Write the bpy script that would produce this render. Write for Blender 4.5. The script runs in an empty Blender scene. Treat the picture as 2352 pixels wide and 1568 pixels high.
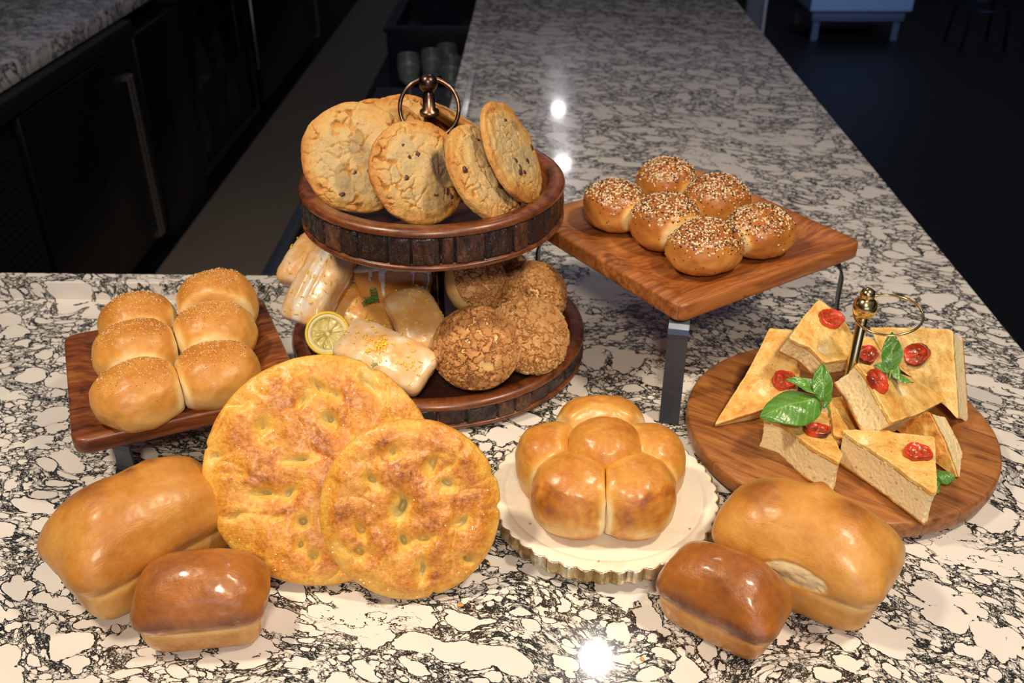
import bpy, math, random
import numpy as np
from mathutils import Vector, Matrix
random.seed(7)
S = bpy.context.scene
COL = S.collection

# ------------------------------------------------------------------ camera
# world: z = 0 is the top of the quartz counter, +y runs away from the camera
CAM_H = 0.72
F_PX, PITCH, YAW = 2200.0, math.radians(31.3), math.radians(1.31)
cam_d = bpy.data.cameras.new('camera')
cam = bpy.data.objects.new('camera', cam_d); COL.objects.link(cam)
cam.location = (0, 0, CAM_H)
cam.rotation_euler = (math.radians(90) - PITCH, 0, YAW)
cam_d.sensor_width = 22.3
cam_d.lens = 22.3 * F_PX / 2352
cam_d.clip_start = 0.02
cam_d.dof.use_dof = True
cam_d.dof.focus_distance = 0.98
cam_d.dof.aperture_fstop = 4.5
cam_d.dof.aperture_blades = 8
S.camera = cam

# ------------------------------------------------------------------ light
S.view_settings.view_transform = 'Standard'
S.view_settings.look = 'None'
S.view_settings.gamma = 1.0
S.view_settings.use_curve_mapping = False
S.view_settings.exposure = 0.0

w = bpy.data.worlds.new('world'); S.world = w; w.use_nodes = True
w.node_tree.nodes['Background'].inputs['Color'].default_value = (0.62, 0.66, 0.95, 1)
w.node_tree.nodes['Background'].inputs['Strength'].default_value = 0.10

LS = 0.35
def area(name, loc, target, size, power, color, shape='DISK', sy=None, spread=None):
    d = bpy.data.lights.new(name, 'AREA'); d.energy = power * LS; d.color = color; d.shape = shape; d.size = size
    if sy: d.size_y = sy
    if spread: d.spread = math.radians(spread)
    o = bpy.data.objects.new(name, d); COL.objects.link(o); o.location = loc
    o.rotation_euler = (Vector(target) - Vector(loc)).to_track_quat('-Z', 'Y').to_euler()
    return o
WARM = (1.0, 0.83, 0.61)
area('ceiling_lamp_over_counter', (0.24, 2.28, 1.95), (0.05, 0.8, 0), 0.11, 6.5, (1.0, 0.92, 0.86))
area('ceiling_lamp_far_near', (0.23, 7.05, 1.95), (0.05, 2.9, 0), 0.13, 2.0, (0.96, 0.94, 1.0))
area('ceiling_lamp_far_end', (0.222, 8.39, 1.95), (0.05, 4.2, 0), 0.13, 2.0, (0.96, 0.94, 1.0))
area('ceiling_lamp_left', (-1.05, 0.62, 1.9), (-0.2, 0.75, 0), 0.22, 27, WARM, spread=110)
area('ceiling_lamp_right', (0.95, 0.50, 1.9), (0.2, 0.75, 0), 0.22, 25, WARM, spread=110)
area('ceiling_lamp_behind', (0.05, -0.85, 1.55), (0.0, 0.9, 0.05), 0.25, 21, WARM, spread=100)
area('window_behind_camera', (0.3, -3.0, 0.75), (0, 1, 0.1), 2.6, 44, (0.58, 0.68, 1.0), 'RECTANGLE', 1.1)
area('cabinet_daylight_fill', (2.6, 3.6, 1.4), (1.9, 6.3, -0.2), 0.9, 16, (0.42, 0.60, 1.0), 'RECTANGLE', 0.9, spread=62)  # added bluish fill, set close and aimed to brighten the pale cabinet

# ------------------------------------------------------------------ helpers
_fw = np.array([-math.sin(YAW) * math.cos(PITCH), math.cos(YAW) * math.cos(PITCH), -math.sin(PITCH)])
_rt = np.array([math.cos(YAW), math.sin(YAW), 0.0]); _up = np.cross(_rt, _fw); _C = np.array([0, 0, CAM_H])
def ray(x, y): return _fw + _rt * (x - 1176) / F_PX - _up * (y - 784) / F_PX
def at(x, y, z=0.0):                       # point of the horizontal plane z seen at a photograph position
    d = ray(x, y); return _C + d * ((z - CAM_H) / d[2])
def at_y(x, y, Y):
    d = ray(x, y); return _C + d * (Y / d[1])
def at_plane(x, y, p, n):
    d = ray(x, y); return _C + d * (np.dot(np.asarray(p) - _C, n) / np.dot(d, n))
def nrm(v):
    v = np.asarray(v, float); return v / np.linalg.norm(v)

_G = np.random.RandomState(3)
_perm = _G.permutation(4096); _grad = _G.normal(size=(4096, 3)); _grad /= np.linalg.norm(_grad, axis=1)[:, None]
def _perlin(P):
    I = np.floor(P).astype(np.int64); Fr = P - I
    U = Fr * Fr * Fr * (Fr * (Fr * 6 - 15) + 10)
    out = np.zeros(len(P))
    for dx in (0, 1):
        for dy in (0, 1):
            for dz in (0, 1):
                h = _perm[(_perm[(_perm[(I[:, 0] + dx) & 4095] + I[:, 1] + dy) & 4095] + I[:, 2] + dz) & 4095]
                g = _grad[h]; d = Fr - np.array([dx, dy, dz])
                wt = (U[:, 0] if dx else 1 - U[:, 0]) * (U[:, 1] if dy else 1 - U[:, 1]) * (U[:, 2] if dz else 1 - U[:, 2])
                out += wt * (g * d).sum(1)
    return out * 1.6
def fbm(P, scale, seed=0, octv=3, rough=0.5):
    P = np.asarray(P, float) * scale + seed * 17.31 + 1000.0
    a, s, tot = 1.0, 0.0, 0.0
    for i in range(octv):
        s = s + a * _perlin(P); tot += a; P = P * 2.03 + 5.1; a *= rough
    return s / tot
def sstep(a, b, x):
    t = np.clip((x - a) / (b - a), 0, 1); return t * t * (3 - 2 * t)
def cells(P, seeds):                       # F1, F2 distances and nearest index (few seeds)
    F1 = np.empty(len(P)); F2 = np.empty(len(P)); K = np.empty(len(P), int)
    for i in range(0, len(P), 4000):
        D = np.linalg.norm(P[i:i + 4000, None, :] - seeds[None], axis=2)
        ix = np.argpartition(D, 1, axis=1)[:, :2]; dd = np.take_along_axis(D, ix, 1)
        o = np.argsort(dd, axis=1); dd = np.take_along_axis(dd, o, 1)
        F1[i:i + 4000] = dd[:, 0]; F2[i:i + 4000] = dd[:, 1]; K[i:i + 4000] = np.take_along_axis(ix, o, 1)[:, 0]
    return F1, F2, K

def frame(x=None, z=(0, 0, 1)):            # 3x3 with the local z and, as near as it goes, the local x
    z = nrm(z); x = np.array([1, 0, 0.0]) if x is None else np.asarray(x, float)
    x = nrm(x - z * np.dot(x, z)); y = np.cross(z, x)
    return np.array([x, y, z]).T
def M4(loc, R=None):
    m = Matrix.Identity(4)
    if R is not None:
        for i in range(3):
            for j in range(3): m[i][j] = float(R[i][j])
    for i in range(3): m[i][3] = float(loc[i])
    return m
def tag(o, label=None, cat=None, group=None, kind=None):
    if label: o['label'] = label
    if cat: o['category'] = cat
    if group: o['group'] = group
    if kind: o['kind'] = kind
    return o
def empty(name, label, cat, loc=(0, 0, 0), R=None, group=None):
    o = bpy.data.objects.new(name, None); COL.objects.link(o); o.empty_display_size = 0.02
    o.matrix_world = M4(loc, R)
    return tag(o, label, cat, group)
def mesh(name, V, Fc, mat, parent=None, attrs=None, smooth=True, local=None, fmat=None):
    me = bpy.data.meshes.new(name)
    V = np.asarray(V, float)
    me.from_pydata(V.tolist(), [], Fc if isinstance(Fc, list) else Fc.tolist())
    me.update()
    for k, a in (attrs or {}).items():
        at_ = me.attributes.new(k, 'FLOAT', 'POINT'); at_.data.foreach_set('value', np.asarray(a, np.float32))
    if smooth: me.polygons.foreach_set('use_smooth', [True] * len(me.polygons))
    for m_ in (mat if isinstance(mat, (list, tuple)) else [mat]): me.materials.append(m_)
    if fmat is not None: me.polygons.foreach_set('material_index', np.asarray(fmat, np.int32))
    o = bpy.data.objects.new(name, me); COL.objects.link(o)
    if parent is not None: o.parent = parent
    if local is not None: o.matrix_local = local
    return o
class MB:
    """collects simple shapes into one mesh"""
    def __init__(s): s.v = []; s.f = []
    def add(s, V, Fc):
        k = len(s.v); s.v += [list(map(float, p)) for p in V]; s.f += [[i + k for i in f] for f in Fc]; return s
    def box(s, lo, hi, R=None, c=None, b=0.0):
        lo, hi = np.array(lo, float), np.array(hi, float)
        if b > 0:
            V, Fc = rbox(hi[0] - lo[0], hi[1] - lo[1], hi[2] - lo[2], b); V = V + (lo + hi) / 2
        else:
            V = np.array([[x, y, z] for x in (lo[0], hi[0]) for y in (lo[1], hi[1]) for z in (lo[2], hi[2])])
            Fc = [[0, 1, 3, 2], [4, 6, 7, 5], [0, 4, 5, 1], [2, 3, 7, 6], [0, 2, 6, 4], [1, 5, 7, 3]]
        if R is not None: V = (V - c) @ np.array(R).T + c
        return s.add(V, Fc)
    def tube(s, pts, r, n=10, cap=True):
        pts = [np.array(p, float) for p in pts]; rr = r if hasattr(r, '__len__') else [r] * len(pts)
        rings = []; u = None
        for i, p in enumerate(pts):
            t = nrm(pts[min(i + 1, len(pts) - 1)] - pts[max(i - 1, 0)])
            if u is None: u = nrm(np.cross(t, [0, 0, 1]) if abs(t[2]) < .9 else np.cross(t, [1, 0, 0]))
            u = nrm(u - t * np.dot(u, t)); v = np.cross(t, u)
            rings.append([p + rr[i] * (math.cos(a) * u + math.sin(a) * v) for a in np.linspace(0, 2 * math.pi, n, endpoint=False)])
        V = [q for g in rings for q in g]; Fc = []
        for i in range(len(pts) - 1):
            for j in range(n): Fc.append([i * n + j, i * n + (j + 1) % n, (i + 1) * n + (j + 1) % n, (i + 1) * n + j])
        if cap: Fc.append(list(range(n))[::-1]); Fc.append([(len(pts) - 1) * n + j for j in range(n)])
        return s.add(V, Fc)
    def torus(s, c, R, R1, r, n=64, m=12, arc=(0, 2 * math.pi)):
        full = abs(arc[1] - arc[0] - 2 * math.pi) < 1e-6
        V = []; Fc = []
        for a in np.linspace(arc[0], arc[1], n, endpoint=not full):
            d = R @ np.array([math.cos(a), math.sin(a), 0]); zz = R @ np.array([0, 0, 1.0])
            for b in np.linspace(0, 2 * math.pi, m, endpoint=False): V.append(np.array(c) + d * (R1 + r * math.cos(b)) + zz * r * math.sin(b))
        for i in range(n if full else n - 1):
            for j in range(m): Fc.append([i * m + j, ((i + 1) % n) * m + j, ((i + 1) % n) * m + (j + 1) % m, i * m + (j + 1) % m])
        return s.add(V, Fc)
    def lathe(s, prof, c=(0, 0, 0), n=48):
        V = []; Fc = []; m = len(prof)
        for a in np.linspace(0, 2 * math.pi, n, endpoint=False):
            for (r, z) in prof: V.append([c[0] + max(r, 1e-5) * math.cos(a), c[1] + max(r, 1e-5) * math.sin(a), c[2] + z])
        for i in range(n):
            for j in range(m - 1): Fc.append([i * m + j, ((i + 1) % n) * m + j, ((i + 1) % n) * m + j + 1, i * m + j + 1])
        return s.add(V, Fc)
    def obj(s, name, mat, parent=None, smooth=True, local=None):
        return mesh(name, s.v, s.f, mat, parent, smooth=smooth, local=local)

_qs = {}
def qsphere(n):                            # evenly meshed unit sphere
    if n in _qs: return _qs[n]
    t = np.tan(np.linspace(-math.pi / 4, math.pi / 4, n + 1)); A, B = np.meshgrid(t, t, indexing='ij')
    one = np.ones_like(A); Vs = []; Fs = []; k = 0
    for (X, Y, Z) in ((one, A, B), (-one, B, A), (B, one, A), (A, -one, B), (A, B, one), (B, A, -one)):
        P = np.stack([X, Y, Z], -1).reshape(-1, 3); P = P / np.linalg.norm(P, axis=1)[:, None]
        idx = np.arange((n + 1) ** 2).reshape(n + 1, n + 1) + k
        Fs.append(np.stack([idx[:-1, :-1], idx[1:, :-1], idx[1:, 1:], idx[:-1, 1:]], -1).reshape(-1, 4)); Vs.append(P); k += len(P)
    V = np.concatenate(Vs); Fc = np.concatenate(Fs)
    _, first, inv = np.unique(np.round(V, 5), axis=0, return_index=True, return_inverse=True)
    _qs[n] = (V[first], inv.reshape(-1)[Fc]); return _qs[n]
def pnorm(D, p):
    p = np.asarray(p, float)
    if p.ndim: p = p[:, None]
    return D / (np.abs(D) ** p).sum(1, keepdims=True) ** (1.0 / p)
def rbox(L, W, H, r, n=5):                 # box with rounded edges
    D, Fc = qsphere(2 * n + 2)
    h = np.array([L, W, H]) / 2; r = min(r, h.min() * .98)
    V = np.sign(np.where(np.abs(D) < .25, 0, D)) * (h - r) + D * r
    return V, Fc.tolist()
def normals(V, Fc):
    a = V[Fc[:, 2]] - V[Fc[:, 0]]; b = V[Fc[:, 3]] - V[Fc[:, 1]]; c = np.cross(a, b)
    N = np.zeros_like(V)
    for k in range(4): np.add.at(N, Fc[:, k], c)
    return N / (np.linalg.norm(N, axis=1)[:, None] + 1e-12)
def sweep(outline, prof, cap=True):        # outline(d) -> (N,2) ring inset by d ; prof = [(d, z), ...]
    R = [outline(d) for d, z in prof]; n = len(R[0]); V = []; Fc = []
    for (d, z), r in zip(prof, R): V += [[p[0], p[1], z] for p in r]
    for i in range(len(prof) - 1):
        for j in range(n): Fc.append([i * n + j, i * n + (j + 1) % n, (i + 1) * n + (j + 1) % n, (i + 1) * n + j])
    if cap:
        Fc.append(list(range(n))[::-1]); Fc.append([(len(prof) - 1) * n + j for j in range(n)])
    return np.array(V, float), Fc
def rrect(a, b, r, k=10):                  # rounded rectangle outline with half sizes a, b
    def f(d):
        aa, bb, rr = a - d, b - d, max(r - d, 0.0015); P = []
        for (sx, sy, a0) in ((1, 1, 0), (-1, 1, 90), (-1, -1, 180), (1, -1, 270)):
            for t in range(k + 1):
                an = math.radians(a0 + 90 * t / k); P.append([sx * (aa - rr) + rr * math.cos(an), sy * (bb - rr) + rr * math.sin(an)])
        return np.array(P)
    return f

# ------------------------------------------------------------------ materials
class NT:
    def __init__(s, name):
        s.m = bpy.data.materials.new(name); s.m.use_nodes = True; s.t = s.m.node_tree
        s.b = s.t.nodes['Principled BSDF']; s._co = None
    def n(s, typ, **kw):
        x = s.t.nodes.new(typ)
        for k, v in kw.items(): setattr(x, k, v)
        return x
    def l(s, a, b): s.t.links.new(a, b)
    def put(s, sock, v):
        if hasattr(v, 'is_output'): s.l(v, sock)
        elif isinstance(v, (tuple, list)) and len(v) == 3 and sock.type == 'RGBA': sock.default_value = (*v, 1)
        else: sock.default_value = v
    def co(s):
        if s._co is None: s._co = s.n('ShaderNodeTexCoord').outputs['Object']
        return s._co
    def attr(s, name): return s.n('ShaderNodeAttribute', attribute_name=name).outputs['Fac']
    def math(s, op, a, b=0.0, c=None, clamp=False):
        x = s.n('ShaderNodeMath', operation=op, use_clamp=clamp); s.put(x.inputs[0], a); s.put(x.inputs[1], b)
        if c is not None: s.put(x.inputs[2], c)
        return x.outputs[0]
    def vmath(s, op, a, b):
        x = s.n('ShaderNodeVectorMath', operation=op); s.put(x.inputs[0], a)
        if op == 'SCALE': s.put(x.inputs['Scale'], b)
        else: s.put(x.inputs[1], b)
        return x.outputs[0]
    def noise(s, scale, detail=3, rough=.5, vec=None, dist=0.0, color=False):
        x = s.n('ShaderNodeTexNoise'); s.l(vec if vec is not None else s.co(), x.inputs['Vector'])
        x.inputs['Scale'].default_value = scale; x.inputs['Detail'].default_value = detail
        x.inputs['Roughness'].default_value = rough; x.inputs['Distortion'].default_value = dist
        return x.outputs['Color' if color else 'Fac']
    def voro(s, scale, vec=None, feature='F1', rnd=1.0, out='Distance', smooth=None):
        x = s.n('ShaderNodeTexVoronoi', feature=feature); s.l(vec if vec is not None else s.co(), x.inputs['Vector'])
        x.inputs['Scale'].default_value = scale; x.inputs['Randomness'].default_value = rnd
        return x.outputs[out]
    def ss(s, a, b, v):
        x = s.n('ShaderNodeMapRange', interpolation_type='SMOOTHSTEP'); s.put(x.inputs['Value'], v)
        s.put(x.inputs['From Min'], a); s.put(x.inputs['From Max'], b); return x.outputs['Result']
    def ramp(s, v, stops):
        x = s.n('ShaderNodeValToRGB'); e = x.color_ramp.elements
        while len(e) < len(stops): e.new(.5)
        for i, (p, c) in enumerate(stops): e[i].position = p; e[i].color = (*c, 1)
        s.put(x.inputs['Fac'], v); return x.outputs['Color']
    def mix(s, f, a, b, blend='MIX'):
        x = s.n('ShaderNodeMix', data_type='RGBA', blend_type=blend); s.put(x.inputs[0], f)
        s.put(x.inputs[6], a); s.put(x.inputs[7], b); return x.outputs[2]
    def mapping(s, scale=(1, 1, 1), rot=(0, 0, 0), vec=None):
        x = s.n('ShaderNodeMapping'); s.l(vec if vec is not None else s.co(), x.inputs['Vector'])
        x.inputs['Scale'].default_value = scale; x.inputs['Rotation'].default_value = rot; return x.outputs['Vector']
    def bump(s, h, dist=.001, strength=1.0, prev=None):
        x = s.n('ShaderNodeBump'); s.put(x.inputs['Height'], h); x.inputs['Distance'].default_value = dist
        x.inputs['Strength'].default_value = strength
        if prev is not None: s.l(prev, x.inputs['Normal'])
        return x.outputs['Normal']
    def out(s, color=None, rough=None, normal=None, **kw):
        if color is not None: s.put(s.b.inputs['Base Color'], color)
        if rough is not None: s.put(s.b.inputs['Roughness'], rough)
        if normal is not None: s.l(normal, s.b.inputs['Normal'])
        for k, v in kw.items(): s.put(s.b.inputs[k.replace('_', ' ')], v)
        return s.m
def plain(name, col, rough=.5, metal=0.0, **kw):
    t = NT(name); return t.out(col, rough, Metallic=metal, **kw)

def quartz(name, scale=1.0, tint=(0.80, 0.755, 0.715)):
    """pale stone blobs of many sizes in a fine, crumbly black-veined matrix"""
    t = NT(name)
    def jit(vec, sc, amt, det=2, rough=.5):
        return t.vmath('ADD', vec, t.vmath('SCALE', t.vmath('SUBTRACT', t.noise(sc, det, rough, vec, color=True), (.5, .5, .5)), amt))
    c = t.mapping(scale=(scale, scale, scale), rot=(0, 0, math.radians(20)))
    c1 = jit(c, 5.0, .13)
    c1 = t.mapping(scale=(1.0, 1.5, 1.0), vec=c1)
    c2 = jit(c1, 38, .020, 3); c3 = jit(c2, 230, .0056, 4, .75)
    def layer(sc, r, off, wline):
        v = t.vmath('ADD', c3, off)
        x = t.n('ShaderNodeTexVoronoi', feature='F1'); t.l(v, x.inputs['Vector']); x.inputs['Scale'].default_value = sc
        rnd = t.n('ShaderNodeSeparateColor'); t.l(x.outputs['Color'], rnd.inputs[0])
        rad = t.math('MULTIPLY_ADD', rnd.outputs[0], r * .9, r * .45)
        d = t.math('SUBTRACT', x.outputs['Distance'], rad)
        inside = t.math('SUBTRACT', 1.0, t.ss(-.015, .03, d))
        line = t.math('SUBTRACT', 1.0, t.ss(wline * .5, wline * 1.3, t.math('ABSOLUTE', d)))
        return inside, line
    iL, lL = layer(20, .46, (0, 0, 0), .020); iM, lM = layer(46, .42, (3.3, 1.1, .3), .040); iS, lS = layer(105, .42, (7.1, 5.2, .9), .085)
    region = t.noise(4.2, 3, .55, c1); calm = t.ss(.57, .66, region)
    # fine matrix : tiny outlined grains and specks
    e1 = t.voro(185, c3, 'DISTANCE_TO_EDGE'); e2 = t.voro(420, c3, 'DISTANCE_TO_EDGE')
    m1 = t.math('SUBTRACT', 1.0, t.ss(.02, .16, e1)); m2 = t.math('SUBTRACT', 1.0, t.ss(.02, .26, e2))
    thick = t.ss(.36, .62, t.noise(60, 3, .6, c2))
    mat = t.math('MAXIMUM', t.math('MULTIPLY', m1, t.math('MULTIPLY_ADD', thick, .65, .35)), t.math('MULTIPLY', m2, t.math('MULTIPLY', thick, .8)))
    fil = t.math('SUBTRACT', 1.0, t.ss(.008, .030, t.math('ABSOLUTE', t.math('SUBTRACT', t.noise(44, 5, .62, c2), .5))))
    inside = t.math('MAXIMUM', iL, t.math('MAXIMUM', iM, t.math('MULTIPLY', iS, .9)))
    outside = t.math('SUBTRACT', 1.0, inside)
    veins = t.math('MULTIPLY', mat, outside)
    brk = t.ss(.40, .52, t.noise(75, 3, .65, c2))
    lines = t.math('MAXIMUM', t.math('MULTIPLY', lL, t.math('SUBTRACT', 1.0, iM)), t.math('MAXIMUM', t.math('MULTIPLY', lM, t.math('SUBTRACT', 1.0, iL)), t.math('MULTIPLY', t.math('MULTIPLY', lS, outside), .8)))
    lines = t.math('MULTIPLY', lines, t.math('MULTIPLY_ADD', brk, .6, .4))
    d = t.math('MAXIMUM', veins, lines)
    d = t.math('MAXIMUM', d, t.math('MULTIPLY', fil, t.math('MULTIPLY', outside, .9)))
    d = t.math('MULTIPLY', d, t.math('SUBTRACT', 1.0, t.math('MULTIPLY', calm, .93)))
    stray = t.math('MULTIPLY', t.math('SUBTRACT', 1.0, t.ss(.003, .012, t.math('ABSOLUTE', t.math('SUBTRACT', t.noise(16, 5, .6, c1), .5)))), calm)
    d = t.math('MAXIMUM', d, t.math('MULTIPLY', stray, brk))
    dirt = t.math('MULTIPLY', t.math('MULTIPLY', outside, t.ss(.45, .65, t.noise(80, 4, .7, c2))), t.math('SUBTRACT', .34, t.math('MULTIPLY', calm, .34)))
    pale = t.mix(t.ss(.42, .72, t.noise(11, 3, .5, c)), tint, tuple(x * .93 for x in tint))
    pale = t.mix(dirt, pale, (.17, .15, .12))
    col = t.mix(t.ss(.08, .62, d), pale, (.020, .022, .021))
    return t.out(col, .16, Specular_IOR_Level=.3, Coat_Weight=.55, Coat_Roughness=.05)

def wood(name, dark, mid, light, plank=0.045, rough=.38, grain=(1.0, 14.0, 14.0), tone=.5, ringsc=9.0, coat=.25):
    t = NT(name); c = t.co()
    sep = t.n('ShaderNodeSeparateXYZ'); t.l(c, sep.inputs[0])
    row = t.math('FLOOR', t.math('DIVIDE', sep.outputs['Y'], plank))
    wn = t.n('ShaderNodeTexWhiteNoise', noise_dimensions='1D'); t.l(row, wn.inputs['W'])
    off = t.n('ShaderNodeCombineXYZ'); t.l(t.math('MULTIPLY', wn.outputs['Value'], 7.0), off.inputs['X']); t.l(wn.outputs['Value'], off.inputs['Z'])
    c1 = t.vmath('ADD', c, off.outputs[0])
    c2 = t.mapping(scale=grain, vec=c1)
    warp = t.vmath('ADD', c2, t.vmath('SCALE', t.noise(ringsc * .35, 2, .5, c1, color=True), 1.1))
    rings = t.noise(ringsc, 5, .6, warp)
    fine = t.noise(60, 4, .7, t.mapping(scale=(1.2, 26, 26), vec=c1))
    knots = t.ss(.62, .74, t.noise(14, 3, .6, c1, dist=1.5))
    f = t.math('ADD', t.math('MULTIPLY', rings, .75), t.math('MULTIPLY', fine, .25))
    f = t.math('ADD', f, t.math('MULTIPLY', t.math('SUBTRACT', wn.outputs['Value'], .5), tone * .35))
    col = t.ramp(f, [(.28, dark), (.46, mid), (.66, light)])
    col = t.mix(t.math('MULTIPLY', knots, .75), col, tuple(x * .45 for x in dark))
    gap = t.math('SUBTRACT', 1.0, t.ss(.0, .0009, t.math('PINGPONG', sep.outputs['Y'], plank / 2)))
    col = t.mix(t.math('MULTIPLY', gap, .55), col, tuple(x * .4 for x in dark))
    return t.out(col, t.math('MULTIPLY_ADD', fine, .25, rough - .1), t.bump(fine, .0004, .5), Coat_Weight=coat, Coat_Roughness=.25)

def crust(name, stops, mottled=.25, mscale=22, rough=.38, coat=.35, coatr=.18, bump1=(55, .0012), bump2=(420, .00035), speck=0.0, wrinkle=0.0, oil=0.0, sss=0.0, freck=.35):
    """baked dough: colour follows the attribute 'bake' (0 pale crease ... 1 dark crust)"""
    t = NT(name); b = t.attr('bake')
    m = t.math('MULTIPLY', t.math('SUBTRACT', t.noise(mscale, 4, .6), .5), mottled * 2)
    f2 = t.math('MULTIPLY', t.math('SUBTRACT', t.noise(mscale * 7, 3, .65), .5), mottled * freck * 2)
    v = t.math('ADD', t.math('ADD', b, m), f2, clamp=True)
    col = t.ramp(v, stops)
    if speck: col = t.mix(t.math('MULTIPLY', t.ss(.68, .73, t.noise(520, 1, .5)), speck), col, (.06, .03, .015))
    h = t.noise(bump1[0], 4, .6)
    nb = t.bump(h, bump1[1], .9)
    nb = t.bump(t.noise(bump2[0], 3, .6), bump2[1], .8, nb)
    if wrinkle:
        wv = t.noise(30, 5, .72, t.mapping(scale=(1.0, 4.0, 1.0)), dist=1.2)
        nb = t.bump(wv, wrinkle, .8, nb)
    r = t.math('MULTIPLY_ADD', t.noise(mscale * 2, 3, .6), .22, rough - .1)
    if oil:
        o_ = t.ss(.5, .62, t.noise(28, 3, .6)); r = t.math('SUBTRACT', r, t.math('MULTIPLY', o_, oil))
    kw = dict(Coat_Weight=coat, Coat_Roughness=coatr)
    if sss: kw.update(Subsurface_Weight=sss, Subsurface_Scale=.004)
    return t.out(col, r, nb, **kw)

# gold-brown ramps (linear)
PALE, CREAM, GOLD, AMBER, BROWN, DARK = (.84, .66, .36), (.80, .50, .17), (.64, .29, .050), (.47, .165, .020), (.27, .075, .012), (.11, .030, .010)
M = {}
M['quartz'] = quartz('quartz_slab')
M['bun'] = crust('golden_bun_crust', [(0, PALE), (.22, CREAM), (.46, (.70, .345, .070)), (.72, (.54, .205, .030)), (1, BROWN)], .18, 26, .42, .18, .3, (60, .0006), (520, .0003), freck=.6)
M['brioche'] = crust('egg_washed_roll_crust', [(0, PALE), (.22, CREAM), (.48, (.70, .335, .058)), (.74, (.52, .185, .022)), (1, BROWN)], .24, 28, .36, .4, .24, (60, .0006), (520, .0003), wrinkle=.0007, freck=.6)
M['loaf'] = crust('milk_loaf_crust', [(0, PALE), (.20, CREAM), (.42, (.66, .335, .075)), (.66, (.52, .205, .028)), (1, (.20, .055, .012))], .20, 18, .38, .38, .26, (60, .0006), (500, .0003), wrinkle=.0008, freck=.6)
M['loaf_dark'] = crust('dark_glazed_loaf_crust', [(0, PALE), (.18, CREAM), (.40, (.64, .31, .07)), (.60, (.45, .155, .022)), (1, (.12, .030, .010))], .20, 22, .32, .6, .17, (60, .0006), (500, .0003), wrinkle=.0010, freck=.6)
M['everything'] = crust('seeded_bun_crust', [(0, PALE), (.25, CREAM), (.48, (.64, .28, .055)), (.74, (.44, .145, .022)), (1, BROWN)], .18, 24, .38, .3, .25, (45, .0006), (500, .0002))
M['focaccia'] = crust('oiled_focaccia_crust', [(0, (.56, .44, .17)), (.22, (.76, .52, .15)), (.48, (.76, .41, .065)), (.74, (.60, .22, .024)), (1, (.26, .065, .012))], .36, 40, .40, .25, .28, (120, .0012), (460, .0007), oil=.14, freck=1.0)
M['cookie'] = crust('cookie_dough_crust', [(0, (.38, .29, .16)), (.25, (.60, .44, .21)), (.48, (.64, .38, .115)), (.72, (.52, .215, .040)), (1, (.20, .060, .014))], .26, 30, .62, 0, .3, (90, .0014), (520, .0008), speck=.45, freck=.6)
M['cookie'].name = 'cookie_dough_crust'
def _smear(m):
    t_ = m.node_tree; b_ = t_.nodes['Principled BSDF']; src = b_.inputs['Base Color'].links[0].from_socket
    a_ = t_.nodes.new('ShaderNodeAttribute'); a_.attribute_name = 'choc'; x = t_.nodes.new('ShaderNodeMix'); x.data_type = 'RGBA'; x.inputs[7].default_value = (.085, .052, .040, 1)
    t_.links.new(a_.outputs['Fac'], x.inputs[0]); t_.links.new(src, x.inputs[6]); t_.links.new(x.outputs[2], b_.inputs['Base Color'])
_smear(M['cookie'])
M['craquelin'] = crust('crackled_topping', [(0, (.20, .07, .02)), (.3, (.42, .17, .045)), (.6, (.66, .33, .11)), (.85, (.76, .47, .20)), (1, (.84, .66, .38))], .28, 60, .66, 0, .3, (120, .0022), (500, .0012), freck=1.0)
M['puff'] = crust('choux_bun_crust', [(0, PALE), (.4, (.80, .52, .20)), (1, (.60, .28, .07))], .15, 20, .45, .15)
M['cake'] = crust('lemon_cake_crust', [(0, (.85, .62, .28)), (.5, (.66, .30, .07)), (1, (.42, .14, .03))], .12, 26, .42, .2, .3, (80, .0008))
M['tray_wood'] = wood('acacia_tray_wood', (.17, .042, .011), (.39, .125, .028), (.56, .235, .068), .052)
M['tray_wood_dark'] = wood('dark_acacia_tray_wood', (.055, .014, .006), (.20, .052, .012), (.40, .15, .038), .062, rough=.34)
M['board_wood'] = wood('round_board_wood', (.15, .045, .012), (.34, .125, .030), (.48, .20, .055), .040, rough=.42)
M['ring_wood'] = wood('stained_ring_wood', (.055, .013, .006), (.17, .045, .012), (.30, .105, .030), .3, rough=.24, grain=(6, 6, 20), coat=.6)
M['tray_floor'] = wood('stained_tray_floor', (.035, .012, .007), (.09, .028, .012), (.15, .05, .02), .05, rough=.4)

def bark_mat():
    t = NT('bark_strips'); k = t.attr('tile'); g = t.attr('gap')
    a = t.noise(70, 5, .7, t.mapping(scale=(1, 1, .45))); b = t.noise(300, 3, .6)
    v = t.math('ADD', t.math('MULTIPLY', a, .9), t.math('MULTIPLY', t.math('SUBTRACT', k, .5), .28))
    col = t.ramp(v, [(.32, (.010, .006, .008)), (.47, (.032, .014, .012)), (.58, (.085, .030, .017)), (.70, (.21, .075, .030)), (.85, (.40, .20, .08))])
    col = t.mix(t.math('MULTIPLY', t.ss(.64, .72, b), .5), col, (.34, .17, .08))
    col = t.mix(g, col, (.008, .005, .005))
    nb = t.bump(a, .006, 1.0); nb = t.bump(b, .0014, 1.0, nb)
    return t.out(col, t.math('MULTIPLY_ADD', b, .3, .2), nb, Coat_Weight=.5, Coat_Roughness=.2)
M['bark'] = bark_mat()

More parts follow.
